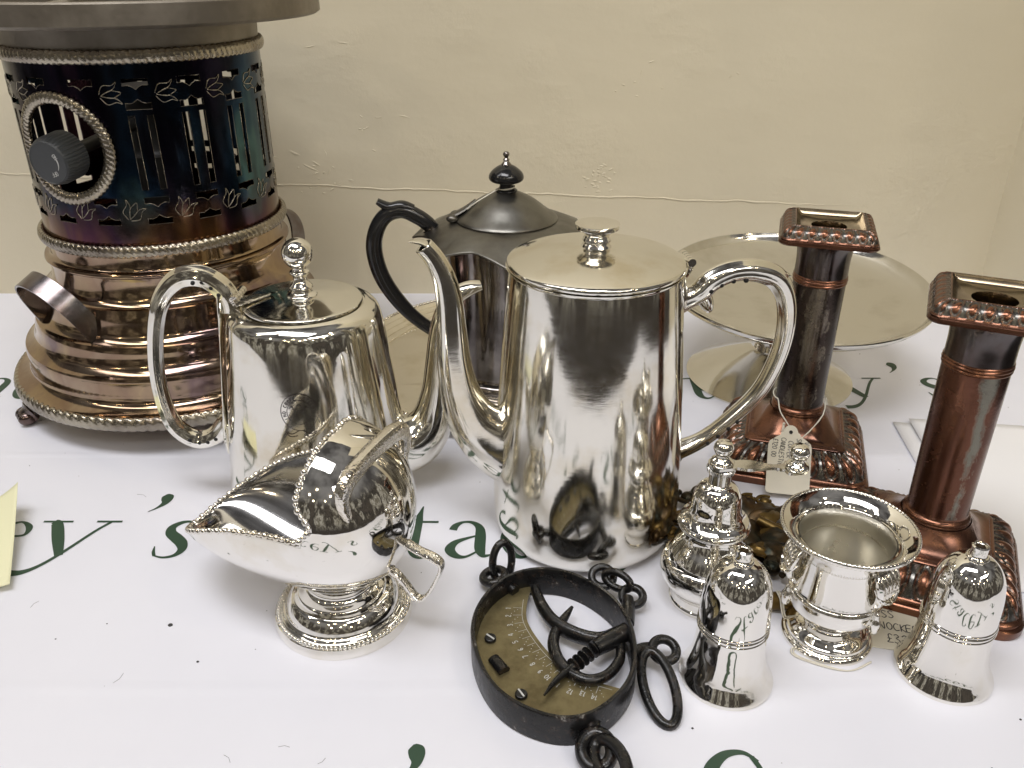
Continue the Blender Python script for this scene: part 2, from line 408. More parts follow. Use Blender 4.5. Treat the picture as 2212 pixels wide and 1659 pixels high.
# single-stroke letters (0..1 high) for handwriting and small engraved marks
SF = {'A': [[(0, 0), (.3, 1), (.6, 0)], [(.12, .38), (.5, .38)]], 'B': [[(0, 0), (0, 1), (.4, .95), (.42, .6), (0, .52), (.48, .45), (.5, .08), (0, 0)]],
      'C': [[(.55, .85), (.3, 1), (.05, .7), (.03, .3), (.25, 0), (.55, .12)]], 'D': [[(0, 0), (0, 1), (.4, .85), (.52, .5), (.38, .1), (0, 0)]],
      'E': [[(.5, 1), (.03, .95), (0, 0), (.5, .03)], [(0, .52), (.42, .52)]], 'F': [[(.5, 1), (.0, .98), (0, 0)], [(0, .52), (.4, .52)]],
      'I': [[(.08, 1), (.08, 0)]], 'J': [[(.4, 1), (.4, .2), (.2, 0), (.02, .2)]], 'K': [[(0, 1), (0, 0)], [(.5, 1), (.02, .45), (.5, 0)]], 'L': [[(0, 1), (0, 0), (.45, .03)]],
      'N': [[(0, 0), (0, 1), (.5, 0), (.52, 1)]], 'O': [[(.28, 1), (.05, .75), (.02, .3), (.25, 0), (.5, .25), (.52, .7), (.28, 1)]],
      'P': [[(0, 0), (0, 1), (.45, .93), (.48, .6), (0, .5)]], 'R': [[(0, 0), (0, 1), (.45, .93), (.46, .62), (.02, .5), (.5, 0)]],
      'S': [[(.5, .88), (.25, 1), (.03, .78), (.25, .52), (.48, .27), (.25, 0), (0, .12)]], 'T': [[(-.02, 1), (.55, .98)], [(.27, 1), (.25, 0)]],
      'U': [[(0, 1), (.02, .2), (.25, 0), (.48, .2), (.5, 1)]], 'V': [[(0, 1), (.27, 0), (.55, 1)]], 'H': [[(0, 0), (0, 1)], [(.5, 0), (.5, 1)], [(0, .5), (.5, .5)]],
      '&': [[(.55, 0), (.1, .75), (.28, 1), (.42, .78), (.05, .3), (.22, 0), (.55, .4)]],
      '0': [[(.28, 1), (.05, .75), (.02, .3), (.25, 0), (.5, .25), (.52, .7), (.28, 1)]], '1': [[(.02, .8), (.2, 1), (.2, 0)]], '2': [[(.02, .8), (.25, 1), (.45, .75), (.02, .02), (.52, .02)]],
      '3': [[(.03, .88), (.28, 1), (.42, .75), (.2, .54), (.47, .3), (.22, 0), (0, .12)]], '4': [[(.38, 0), (.38, 1), (0, .35), (.52, .35)]], '5': [[(.48, 1), (.08, 1), (.05, .58), (.35, .6), (.45, .25), (.2, 0), (0, .1)]],
      '6': [[(.42, 1), (.08, .6), (.05, .2), (.28, 0), (.46, .25), (.25, .5), (.06, .3)]], '7': [[(0, 1), (.5, 1), (.18, 0)]], '8': [[(.25, .53), (.04, .77), (.25, 1), (.45, .77), (.25, .53), (.02, .25), (.25, 0), (.48, .25), (.25, .53)]],
      '9': [[(.45, .7), (.25, .5), (.05, .75), (.25, 1), (.45, .75), (.4, .3), (.15, 0)]], '£': [[(.5, .85), (.3, 1), (.15, .8), (.2, .3), (.0, .02), (.5, .03)], [(.02, .45), (.4, .45)]],
      '.': [[(.05, .0), (.09, .06)]], ' ': [], '-': [[(.05, .45), (.4, .45)]]}
def ribbon(pts, w, z=0):
    """flat ribbon through 2D points with width (number or list)"""
    v = []; f = []; n = len(pts)
    for i in range(n):
        a = Vector(pts[max(i - 1, 0)][:2]); b = Vector(pts[min(i + 1, n - 1)][:2]); d = (b - a)
        d = d.normalized() if d.length > 1e-9 else Vector((1, 0)); nn = Vector((-d.y, d.x))
        ww = (w[i] if isinstance(w, list) else w) / 2
        p = Vector(pts[i][:2]); v += [(p.x + nn.x * ww, p.y + nn.y * ww, z), (p.x - nn.x * ww, p.y - nn.y * ww, z)]
    for i in range(n - 1): f.append((2 * i, 2 * i + 1, 2 * i + 3, 2 * i + 2))
    return v, f
def write(mb, text, x, y, h, w, mtx=None, jitter=0, track=.2, lift=0.0):
    zz = lift
    for ch in text:
        gl = SF.get(ch, []); wd = .32
        jx = random.uniform(-jitter, jitter) * h; jy = random.uniform(-jitter, jitter) * h
        for s in gl:
            wd = max(wd, max(p[0] for p in s))
            P = crom([(x + p[0] * h * .9 + jx, y + p[1] * h + jy) for p in s], 4) if len(s) > 2 else [(x + p[0] * h * .9 + jx, y + p[1] * h + jy) for p in s]
            zz += 6e-6
            mb.add(ribbon(P, w, zz), mtx)
        x += (wd * .9 + track) * h
    return x

# ------------------------------------------------------------------ setting: paper covered table, walls
def structure(o, label=None):
    o['kind'] = 'structure'
    return o
WY = .828; WX = .4815
table = structure(MB().add(box(-1.3, WX, .085, WY, -.018, 0)).build('paper_covered_table', 'paper', angle=30))
def wall_mesh():
    v = []; f = []; nx, nz_ = 220, 120
    x0, x1, z0, z1 = -1.3, WX, -.4, 1.3
    def zrow(j):
        t = j / nz_
        return z0 + (z1 - z0) * t if False else (-.4 if j == 0 else -.02 + (t ** 1.8) * 1.32)
    rnd = random.Random(3)
    wob = [rnd.uniform(-1, 1) for _ in range(400)]
    for j in range(nz_ + 1):
        z = zrow(j)
        for i in range(nx + 1):
            x = x0 + (x1 - x0) * i / nx
            v.append((x, WY, z))
    for j in range(nz_):
        for i in range(nx): a = j * (nx + 1) + i; f.append((a, a + 1, a + nx + 2, a + nx + 1))
    return v, f
structure(MB().add(wall_mesh()).build('back_wall', 'wall', angle=None))
structure(MB().add(([(WX, WY, -.4), (WX, .50, -.4), (WX, .50, 1.3), (WX, WY, 1.3)], [(0, 1, 2, 3)])).build('side_wall', 'wall', angle=None))
# slim ragged plaster ridge running across the back wall, and the lumpy patch above it
def wz(x): return .1135 - .038 * (x + .227) + .0006 * sin(60 * x) + .0004 * sin(173 * x + 1)
rp = [(-.9 + i * .006, WY + .0007 + max(0, i - 190) * .00003, wz(-.9 + i * .006) + random.uniform(-.0004, .0004)) for i in range(226)]
back_wall = bpy.data.objects['back_wall']
MB().add(tube(rp, [(.0010 + random.uniform(-.0004, .0004), .0014) for _ in rp], 8)).build('plaster_ridge', 'wall', back_wall, angle=None)
pm = MB()
def plaster_blob(x, z, n, spread, s):
    for _ in range(n):
        a = random.uniform(0, 2 * pi); rr = random.random() ** .7 * spread
        cx = x + rr * cos(a); cz = z + rr * sin(a) * .7; L = random.uniform(.003, .010) * s; th = random.uniform(-.5, .5)
        P = [(cx + L * (t - .5) * cos(th), WY + .0010, cz + L * (t - .5) * sin(th) + random.uniform(-.0006, .0006)) for t in (0, .25, .5, .75, 1)]
        pm.add(tube(P, [(.0003, .0004), (.001 * s, .0013), (.0012 * s, .0016), (.0008 * s, .001), (.0003, .0004)], 8))
plaster_blob(.085, .121, 26, .016, 1.2); plaster_blob(-.19, .118, 12, .025, 1.0); plaster_blob(.12, .2, 5, .03, .8); plaster_blob(-.14, .16, 6, .03, .7)
def low_ridge(P, w):
    n_ = len(P) * 6; q = crom([(x, z) for x, z in P], 6)
    pm.add(tube([(x + random.uniform(-.0006, .0006), WY + .0012, z + random.uniform(-.0005, .0005)) for x, z in q], [(.0012 + .0005 * sin(i), w * (.15 + .85 * sin(pi * i / (len(q) - 1)))) for i in range(len(q))], 8, up=(0, 1, 0)))
low_ridge([(-.235, .150), (-.215, .146), (-.195, .137), (-.180, .128)], .0022)
low_ridge([(-.238, .141), (-.205, .134), (-.176, .119)], .0018)
low_ridge([(-.180, .147), (-.176, .131), (-.182, .118)], .0016)
low_ridge([(-.170, .112), (-.160, .117), (-.150, .116)], .0014)
low_ridge([(-.130, .176), (-.110, .179), (-.085, .174)], .0013)
low_ridge([(.118, .215), (.124, .224), (.134, .229)], .0012)
low_ridge([(-.19, .238), (-.16, .243), (-.14, .240)], .0014)
low_ridge([(.20, .212), (.206, .216), (.211, .215)], .0010)
low_ridge([(.070, .112), (.080, .107), (.093, .106), (.102, .110)], .0018)
pm.build('plaster_patch', 'wall', back_wall, angle=None, kind='stuff')

# printed letters: strokes (x, y, width) in x-height units
GL = {
 's': [[(.50, .90, .03), (.40, .975, .05), (.25, .95, .09), (.13, .82, .14), (.16, .66, .18), (.30, .52, .20), (.43, .38, .19), (.49, .22, .14), (.42, .07, .08), (.25, .015, .05), (.07, .07, .03)],
       [(.46, .94, .05), (.50, .84, .05), (.52, .72, .015)], [(.10, .05, .05), (.05, .16, .05), (.02, .30, .015)]],
 'y': [[(.10, .97, .10), (.17, .90, .17), (.33, .50, .18), (.50, .06, .12)], [(.88, .97, .05), (.74, .70, .055), (.50, .10, .06), (.33, -.22, .07), (.18, -.36, .11), (.04, -.38, .14)],
       [(-.04, .975, .045), (.36, .975, .045)], [(.68, .975, .045), (1.02, .975, .045)]],
 't': [[(.30, 1.42, .02), (.27, 1.20, .09), (.245, .98, .17), (.235, .6, .18), (.235, .22, .17), (.30, .05, .11), (.42, .02, .06), (.56, .13, .03)], [(-.02, .93, .04), (.12, .965, .055), (.6, .965, .055)]],
 'a': [[(.10, .74, .14), (.14, .86, .12), (.26, .96, .06), (.42, .95, .08), (.54, .82, .14), (.57, .6, .18), (.57, .24, .18), (.63, .06, .10), (.76, .09, .03)],
       [(.56, .60, .04), (.36, .52, .06), (.16, .40, .12), (.08, .22, .17), (.18, .06, .13), (.34, .03, .06), (.52, .16, .04)]],
 'c': [[(.58, .78, .14), (.50, .92, .06), (.34, .965, .05), (.16, .80, .13), (.09, .48, .18), (.18, .15, .14), (.36, .02, .07), (.60, .17, .03)]],
 'e': [[(.12, .56, .04), (.38, .57, .05), (.60, .61, .06), (.58, .82, .11), (.38, .965, .05), (.18, .82, .12), (.09, .48, .18), (.18, .15, .14), (.38, .02, .07), (.63, .18, .03)]],
 "'": [[(.20, 1.80, .04), (.22, 1.74, .19), (.24, 1.64, .20), (.24, 1.52, .12), (.16, 1.38, .05), (.04, 1.26, .015)]],
}
GL['S'] = [[(x * 1.62, y * 1.72, w * 1.3) for x, y, w in s] for s in GL['s']]
GL['y'] = [[(x * 1.27, y, w * 1.08) for x, y, w in s] for s in GL['y']]
ADV = {'S': .98, 't': .76, 'a': .90, 'c': .76, 'e': .80, 'y': 1.58, "'": .50, 's': .62}
def letter(ch, x, y, h):
    mb = MB()
    for k, s in enumerate(GL[ch]):
        q = crom(s, 8) if len(s) > 2 else s
        mb.add(ribbon([(x + p[0] * h, y + p[1] * h) for p in q], [p[2] * h for p in q], .00025 + k * .00004))
    return mb.build('printed_letter', 'green_ink', table, angle=None)
def word(x, y, h=.0365, skip=''):
    for ch in "Stacey's":
        letter(ch, x, y, h); x += ADV[ch] * h
word(-.1035, .3985); word(-.4440, .3985)            # middle row
word(.106, .597); word(-.5, .597)
word(.079, .2015); word(-.2620, .2015)

# specks of dust on the paper
db = MB()
for _ in range(150):
    x = random.uniform(-.45, .47); y = random.uniform(.24, .8); s = random.choice([.00018, .00025, .0004])
    db.add(sphere((x, y, .0001), s, 6, 4, random.uniform(.6, 1.6), 1, .5))
for x, y, s in [(-.181, .343, .0013), (.2365, .281, .0006), (-.158, .317, .0007), (.083, .276, .0006), (.21, .2545, .0005), (-.215, .344, .0004), (.186, .2495, .0005)]:
    db.add(sphere((x, y, .0002), s, 10, 6, 1, .9, .5))
for _ in range(14):
    x = random.uniform(-.32, .30); y = random.uniform(.25, .50); a = random.uniform(0, 6.28); L2 = random.uniform(.001, .004)
    db.add(tube([(x + L2 * k * cos(a + .3 * k), y + L2 * k * sin(a + .3 * k), .00012) for k in range(3)], .00007, 5))
db.build('dust_specks', 'dirt', None, angle=None, kind='stuff')

# ------------------------------------------------------------------ plate warmer / burner
def make_burner():
    ax = (-.2638, .638, 0)
    t = root('food_warmer', ax, 0, 'tall pierced burner stand with purple-blue heat-tinted drum, stepped brown base and black control knob', 'burner stand')
    b = MB().add(lathe([(.0, .0265), (.120, .0265, 's'), (.1278, .0290, 's'), (.1275, .0305), (.1235, .0315), (.1175, .0345), (.1155, .0385), (.1160, .0450), (.1163, .0515), (.1155, .0545, 's'), (.1125, .0560), (.1085, .0595), (.1065, .0645), (.1058, .0700), (.1045, .0735, 's'), (.1015, .0748), (.0978, .0785), (.0963, .0840), (.0953, .0910), (.0938, .0965, 's'), (.0910, .0978), (.0878, .1010), (.0862, .1060), (.0856, .1130), (.0860, .1165, 's'), (.0880, .1177), (.0885, .1190), (.0878, .1204, 's'), (.0842, .1215), (.0832, .1260), (.0830, .1335, 's'), (.075, .1345)], 128))
    body = b.build('stepped_base', 'bronze_silver', t)
    MB().add(gadroon_ring(.1268, .0255, .0056, 120, 1.6, .20)).build('lower_gadroon_border', 'gadroon', t, angle=None)
    MB().add(gadroon_ring(.0862, .1362, .0046, 124, 1.4, .20)).build('middle_gadroon_border', 'gadroon', t, angle=None)
    MB().add(gadroon_ring(.0848, .2595, .0046, 124, .5, .18)).build('upper_gadroon_border', 'gadroon', t, angle=None)
    # feet
    for k, a in enumerate((-142, -52, 38, 128)):
        ca, sa = cos(radians(a)), sin(radians(a))
        mtx = frame((ca * .112, sa * .112, 0), (ca, sa, 0), (-sa, ca, 0))
        f = MB().add(tube([(-.012, 0, .026), (-.002, 0, .020), (.008, 0, .012), (.015, 0, .008), (.021, 0, .0085)], [(.006, .009), (.0065, .009), (.006, .008), (.0075, .009), (.002, .003)], 14, sub=5,
                          sec=lambda an, s: 1 + .10 * sin(5 * an) + .06 * sin(40 * s)), mtx)
        for q in (-1, 0, 1): f.add(sphere((.017, q * .0055, .006), .0052, 12, 8, 1.2, .8, 1), mtx)
        f.build('paw_foot', 'handle_dark', t)
    # strap handles
    for a0 in (-125, 55):
        nn = 30; P = []
        ra_ = Vector((cos(radians(a0)), sin(radians(a0)), 0)); ta_ = Vector((-ra_.y, ra_.x, 0))
        rise = (ra_ * .020 + Vector((0, 0, .040)))
        for i in range(nn + 1):
            s = i / nn; q = pi * s
            P.append(ra_ * .0905 + ta_ * (.0325 * (1 - .04 * sin(q)) * cos(q)) + Vector((0, 0, .078)) + rise * (sin(q) ** .8))
        v, f = [], []
        wdir = ta_.cross(rise).normalized()
        for i, p in enumerate(P):
            d = (P[min(i + 1, nn)] - P[max(i - 1, 0)]).normalized(); nrm = d.cross(wdir).normalized()
            hw = .0072; ht = .0008
            for sx, sy in ((-1, -1), (1, -1), (1, 1), (-1, 1)): v.append(p + wdir * hw * sx + nrm * ht * sy)
        for i in range(nn):
            for k in range(4): f.append((4 * i + k, 4 * i + (k + 1) % 4, 4 * i + 4 + (k + 1) % 4, 4 * i + 4 + k))
        f += [(0, 1, 2, 3), (4 * nn + 3, 4 * nn + 2, 4 * nn + 1, 4 * nn)]
        MB().add((v, f)).build('strap_handle', 'handle_dark', t)
    # pierced drum, cut in the unrolled sheet and rolled up
    Rd = .0838; zb, zt = .133, .262; nU = 16; L = 2 * pi * Rd; du = L / nU
    phi0 = radians(-70.5)        # a unit faces this way
    holes = []
    win = (radians(-108), .2035, .0292)
    def inwin(s, z, m=.0045):
        d = (s / Rd + phi0 - win[0] + pi) % (2 * pi) - pi
        return (d * Rd) ** 2 + (z - win[1]) ** 2 < (win[2] + m) ** 2
    for k in range(nU):
        s0 = (k - nU // 2) * du
        shapes = []
        hw = .0077
        for zc, sg in ((.2435, -1), (.2310, 1), (.1690, -1), (.1570, 1)):
            e = .0030 * sg
            shapes.append([(hw * a_, zc + e * b_) for a_, b_ in ((-1, -1), (-1, .35), (-.55, .25), (-.25, .6), (0, 1.15), (.25, .6), (.55, .25), (1, .35), (1, -1))])
        for sx in (-.0057, .0057): shapes.append([(sx - .0020, .1770), (sx + .0020, .1770), (sx + .0020, .2245), (sx - .0020, .2245)])
        for sh in shapes:
            q = [(s0 + x + (0), z) for x, z in sh]
            if any(inwin(x, z) for x, z in q): 
                continue
            holes.append(q)
    wc = ((win[0] - phi0) * Rd)
    holes.append([(wc + win[2] * cos(2 * pi * i / 40), win[1] + win[2] * sin(2 * pi * i / 40)) for i in range(40)])
    vc = []; ed = []
    for h in holes:
        o = len(vc); vc += [Vector(p) for p in h]; ed += [(o + i, o + (i + 1) % len(h)) for i in range(len(h))]
    s_lo = -L / 2 - du * .0 ; ns = 160
    def inside(p, h):
        c = False; j = len(h) - 1
        for i in range(len(h)):
            if (h[i][1] > p[1]) != (h[j][1] > p[1]) and p[0] < (h[j][0] - h[i][0]) * (p[1] - h[i][1]) / (h[j][1] - h[i][1]) + h[i][0]: c = not c
            j = i
        return c
    def near_hole(x, z):
        for h in holes:
            xs = [p[0] for p in h]; zs = [p[1] for p in h]
            if min(xs) - .0008 < x < max(xs) + .0008 and min(zs) - .0008 < z < max(zs) + .0008:
                if len(h) < 40 or (x - wc) ** 2 + (z - win[1]) ** 2 < (win[2] + .001) ** 2: return True
        return False
    sL = -L / 2 + du / 2; 
    for i in range(ns + 1):
        for j in range(13):
            x = sL - 0 + L * i / ns; z = zb + (zt - zb) * j / 12
            if j in (0, 12) or i in (0, ns) or not near_hole(x, z): vc.append(Vector((x, z)))
    # wrap holes left of the seam
    for idx_, p in enumerate(vc):
        pass
    res = delaunay_2d_cdt([p if p.x >= sL - 1e-6 else Vector((p.x + L, p.y)) for p in vc], ed, [], 0, 1e-7)
    V2, F2 = res[0], res[2]
    hs = [[(x if x >= sL - 1e-6 else x + L, z) for x, z in h] for h in holes]
    cell = {}
    for h in hs:
        xs = [p[0] for p in h]
        for c in range(int(min(xs) / .01) - 1, int(max(xs) / .01) + 2): cell.setdefault(c, []).append(h)
    faces = []
    for f in F2:
        cx = sum(V2[i].x for i in f) / len(f); cz = sum(V2[i].y for i in f) / len(f)
        if any(inside((cx, cz), h) for h in cell.get(int(cx / .01), [])): continue
        faces.append(tuple(f))
    v3 = [(Rd * cos(p.x / Rd + phi0), Rd * sin(p.x / Rd + phi0), p.y) for p in V2]
    # orient outwards, weld the seam, add the inner skin and the cut edges
    bm = bmesh.new(); bv = [bm.verts.new(p) for p in v3]
    for q in faces:
        c = (Vector(v3[q[0]]) + Vector(v3[q[1]]) + Vector(v3[q[2]])) / 3
        nn_ = (Vector(v3[q[1]]) - Vector(v3[q[0]])).cross(Vector(v3[q[2]]) - Vector(v3[q[0]]))
        if nn_.dot(Vector((c.x, c.y, 0))) < 0: q = q[::-1]
        bm.faces.new([bv[k] for k in q])
    bmesh.ops.remove_doubles(bm, verts=bm.verts, dist=1e-6)
    for q in [x for x in bm.verts if not x.link_faces]: bm.verts.remove(q)
    bm.verts.index_update()
    ov = [x.co.copy() for x in bm.verts]; of_ = [tuple(x.index for x in q.verts) for q in bm.faces]
    oe = [(e.link_loops[0].vert.index, e.link_loops[0].link_loop_next.vert.index) for e in bm.edges if len(e.link_faces) == 1]
    bm.free()
    no = len(ov); iv = [Vector((p.x * (Rd - .0011) / Rd, p.y * (Rd - .0011) / Rd, p.z)) for p in ov]
    allf = of_ + [tuple(k + no for k in q)[::-1] for q in of_] + [(b_, a_, a_ + no, b_ + no) for a_, b_ in oe]
    me = bpy.data.meshes.new('pierced_drum'); me.from_pydata([tuple(p) for p in ov + iv], [], allf); me.shade_smooth(); me.set_sharp_from_angle(angle=radians(40)); me.materials.append(M['drum'])
    dr = bpy.data.objects.new('pierced_drum', me); C.objects.link(dr); dr.parent = t
    # thin bright cut rims round each opening
    rim = MB()
    for h in holes:
        q = [((Rd + .0001) * cos(x / Rd + phi0), (Rd + .0001) * sin(x / Rd + phi0), z) for x, z in h]
        rim.add(tube(q, .00017, 5, closed=True))
    rim.build('cut_edges', 'gadroon', dr, angle=None, kind='stuff')
    # bright cut rims are left to the metal; engraved tulips between the openings
    tul = MB()
    petals = [[(-.0008, -.005), (-.0050, -.002), (-.0046, .003), (-.0060, .0058), (-.0028, .0035), (-.0012, -.001)],
              [(.0008, -.005), (.0050, -.002), (.0046, .003), (.0060, .0058), (.0028, .0035), (.0012, -.001)],
              [(0, -.0045), (-.0020, .001), (-.0012, .0045), (0, .0068), (.0012, .0045), (.0020, .001), (0, -.0045)]]
    def tulip(rot, sc):
        tul = MB()
        for pt in petals:
            q = [((x * cos(rot) - z * sin(rot)) * sc, (x * sin(rot) + z * cos(rot)) * sc) for x, z in crom(pt, 5)]
            tul.add(tube([((Rd + .0003) * cos(x / Rd), (Rd + .0003) * sin(x / Rd), z) for x, z in q], .00023, 6))
        return tul.build('engraved_tulip', 'gadroon', t, angle=None)
    for zc, rot, sc in ((.2375, radians(-82), 1.12), (.1625, radians(-28), 1.12)):
        first = None
        for k in range(nU):
            az = phi0 + (k + .5) * 2 * pi / nU
            s = ((az - phi0 + pi) % (2 * pi) - pi) * Rd
            if inwin(s, zc, .0095): continue
            if first is None: o = first = tulip(rot, sc)
            else: o = first.copy(); C.objects.link(o); o.parent = t
            o.location = (0, 0, zc); o.rotation_euler = (0, 0, az)
    # bezel round the window
    def wpath(u_):
        a = 2 * pi * u_; R = .0322
        ph = win[0] + R * cos(a) / Rd
        c = Vector(((Rd + .0015) * cos(ph), (Rd + .0015) * sin(ph), win[1] + R * sin(a)))
        nr = Vector((cos(ph), sin(ph), 0)); tang = Vector((-sin(ph), cos(ph), 0))
        return c, nr, tang * cos(a) + Vector((0, 0, 1)) * sin(a)
    MB().add(gadroon_ring(0, 0, .0042, 62, 1.3, .22, path=wpath, seg=16)).build('window_bezel', 'gadroon', t, angle=None)
    # burner inside, shaft, knob
    MB().add(lathe([(0, .15), (.022, .15, 's'), (.022, .185, 's'), (.016, .19), (.014, .222, 's'), (.02, .224, 's'), (.02, .232, 's'), (0, .232)], 48)).build('inner_burner', 'matte_black', t)
    n_ = Vector((cos(radians(-105)), sin(radians(-105)), -.10)).normalized()
    km = frame((0, 0, .2095), n_, Vector((0, 0, 1)).cross(n_) * -1)
    def along(P, n=48, mod=None):      # lathe along +x of the knob frame
        v, f = lathe(P, n, raw=True, mod=mod); return [(z, x, y) for x, y, z in v], f
    MB().add(along([(0, .01), (.0042, .01), (.0042, .088), (0, .088)], 20), km).build('knob_shaft', 'matte_black', t)
    kn = MB().add(along([(0, .083), (.0125, .083), (.0150, .085), (.0155, .0855), (.0155, .099), (.0140, .1035), (.0130, .1045), (.0126, .1041), (0, .1041)], 168, mod=lambda a, z: 1 - (.035 if .0853 < z < .101 and int(a / (2 * pi) * 168) % 4 < 2 else 0)), km).build('control_knob', 'knobplastic', t, angle=30)
    mk = MB()
    fm = km @ frame((.10425, 0, 0), (0, 1, 0), (0, 0, 1)) 
    # face frame: x right, y up as seen from outside
    right = Vector((0, 0, 1)).cross(n_).normalized(); upv = n_.cross(right)
    o3 = Vector((0, 0, .2095)) + n_ * .10425
    def face(rot): return frame(o3, right * cos(rot) + upv * sin(rot), -right * sin(rot) + upv * cos(rot))
    write(mk, 'ON', -.002, .0062, .0026, .0004, face(radians(-60)))
    write(mk, 'OFF', -.003, .0062, .0026, .0004, face(radians(-165)))
    q = [(.0075 * cos(radians(a)), .0075 * sin(radians(a))) for a in range(-35, 25, 6)]
    mk.add(ribbon(q, [.0003 + .0009 * i / len(q) for i in range(len(q))], .0001), face(0))
    mk.build('knob_markings', 'white_mark', kn, angle=None)
    # grey cast top plate with open arms
    MB().add(lathe([(.078, .2620), (.0840, .2640, 's'), (.0845, .2760, 's'), (.120, .2775), (.1270, .2785, 's'), (.1292, .2800, 's'), (.1292, .2915, 's'), (.1280, .2925, 's'), (.1205, .2925, 's'), (.1195, .2830, 's'), (.088, .2800, 's'), (.078, .2800, 's'), (.078, .2620)], 128, 2)).build('cast_top_ring', 'grey_cast', t, angle=30)
    MB().add(lathe([(.040, .2810, 's'), (.050, .2810, 's'), (.050, .2870, 's'), (.040, .2870, 's'), (.040, .2810)], 96)).build('inner_support_ring', 'grey_cast', t, angle=30)
    for k in range(6):
        a = radians(-67 + 60 * k + 14)
        m = Matrix.Rotation(a, 4, 'Z')
        MB().add(box(.0495, .1200, -.0045, .0045, .2815, .2890), m).build('support_arm', 'grey_cast', t, angle=30)
    # power flex behind the drum
make_burner()

# ------------------------------------------------------------------ teapot
def in_plane(az, X=0, Y=0):
    c, s = cos(radians(az)), sin(radians(az))
    return lambda q, z, off=0: (q * c - off * s, q * s + off * c, z)
def handle_holes(t, pts, rr):
    for p in pts:
        MB().add(sphere(p, rr, 12, 8)).build('vent_hole', 'hole', t)
def make_teapot():
    X, Y = -.1222, .465
    t = root('teapot', (X, Y, 0), 0, 'tapered silver teapot with ball finial and engraved round crest, behind the helmet-shaped sugar bowl', 'teapot')
    MB().add(lathe([(0, .0133), (.050, .0133, 's'), (.0535, .0123, 's'), (.0557, .0145), (.0560, .019), (.0547, .035), (.0515, .065), (.0480, .095), (.0450, .120), (.0435, .131), (.0415, .1375), (.0375, .1410), (.0345, .1422, 's'), (.0335, .1412), (.0, .1412)], 128)).build('body', 'silver', t)
    lid = MB().add(lathe([(.0332, .1405), (.0332, .1432, 's'), (.0322, .1440), (.026, .1446), (.012, .1462), (0, .1468)], 96)).build('lid', 'silver', t)
    MB().add(lathe([(.0085, .1458), (.0083, .1472), (.0060, .1486), (.0058, .1500), (.0066, .1512), (.0062, .1524), (.0042, .1548), (.0037, .1575), (.0052, .1592), (.0054, .1604), (.0038, .1618), (.0040, .1634)], 48)).build('finial_stem', 'silver_small', lid)
    MB().add(sphere((0, 0, .1706), .0086, 32, 20)).build('ball_finial', 'silver_small', lid)
    pl = in_plane(182)
    # hinge at the handle side
    h = MB()
    hx, hy = -.0345 * cos(radians(-8)), -.0345 * sin(radians(-8)) + .003
    for k in range(5):
        h.add(tube([(-.036 + .0, -.0085 + k * .0036, .1462), (-.036, -.0085 + k * .0036 + .0032, .1462)], .0024, 14))
    h.add(tube([(-.036, -.009, .1455), (-.027, -.004, .1458), (-.018, 0, .1466)], [(.0008, .007), (.0012, .0048), (.0004, .001)], 14, sub=4, up=(0, 0, 1)))
    h.add(tube([(-.036, 0, .144), (-.041, 0, .139)], [(.002, .008), (.0008, .003)], 14, up=(0, 0, 1)))
    h.build('lid_hinge', 'silver_chase', t)
    hp = [(.0400, .138), (.0430, .1500), (.0535, .1580), (.0675, .1560), (.0800, .1410), (.0873, .1141), (.0893, .0872), (.0855, .0650), (.0745, .0545), (.0630, .0560), (.0530, .0660)]
    rr = [(.0062, .0052), (.0064, .0058), (.0062, .0060), (.0057, .0058), (.0048, .0054), (.0044, .0052), (.0044, .0052), (.0049, .0055), (.0054, .0057), (.0055, .0056), (.0060, .0060)]
    hd = MB().add(tube([pl(a, z) for a, z in hp], rr, 32, sub=8, sec=lambda an, s: 1 + .05 * cos(8 * an))).build('handle', 'silver', t)
    hf = [(.0560, .1545), (.0600, .1535), (.0490, .1520), (.0450, .1480)]
    for q, z in ((.0525, .1565), (.0575, .1560), (.0480, .1530), (.0445, .1488)):
        MB().add(sphere(pl(q, z, .0054), .0012, 10, 6)).build('vent_hole', 'hole', hd)
    for q, z in ((.0760, .0565), (.0705, .0545), (.0655, .0548), (.0605, .0568)):
        MB().add(sphere(pl(q, z, .0054), .0012, 10, 6)).build('vent_hole', 'hole', hd)
    MB().add(tube([pl(.0440, .155), pl(.0455, .140), pl(.0480, .12), pl(.0520, .085), pl(.0540, .06), pl(.0550, .045)], [(.002, .004), (.0022, .0065), (.001, .006), (.001, .006), (.0025, .0075), (.0015, .003)], 18, sub=6)).build('handle_plate', 'silver', t)
    sp_ = in_plane(14)
    S_ = [(.030, .047, .024, .020), (.045, .0430, .0225, .0185), (.0580, .0440, .0190, .0160), (.0690, .0555, .0140, .0125), (.0740, .0745, .0105, .0098), (.0760, .0950, .0088, .0083), (.0775, .1130, .0075, .0072), (.0805, .1270, .0064, .0064), (.0870, .1370, .0054, .0058), (.0950, .1415, .0045, .0056), (.1020, .1430, .0028, .0050)]
    MB().add(tube([sp_(a, z) for a, z, _, _ in S_], [(p, q) for _, _, p, q in S_], 40, sub=8, cap=True, sec=lambda an, s: 1 + .02 * cos(6 * an))).build('spout', 'silver', t)
    # engraved crest: two rings and lettering laid on the curved side
    cm = MB(); az0 = radians(-86); zc = .0975
    def on_body(x, z):
        zz = zc + z; rb = .0545 + (.0480 - .0545) * (zz - .035) / (.095 - .035)
        a = az0 + x / rb; return Vector(((rb + .00022) * cos(a), (rb + .00022) * sin(a), zz))
    def put(vf):
        v, f = vf; cm.add(([on_body(p[0], p[1]) for p in v], f))
    for R in (.0100, .0066): put(ribbon([(R * cos(2 * pi * i / 48), R * 1.05 * sin(2 * pi * i / 48)) for i in range(49)], .00035))
    txt = "IND COOPE HOTELS LTD"
    tm = MB()
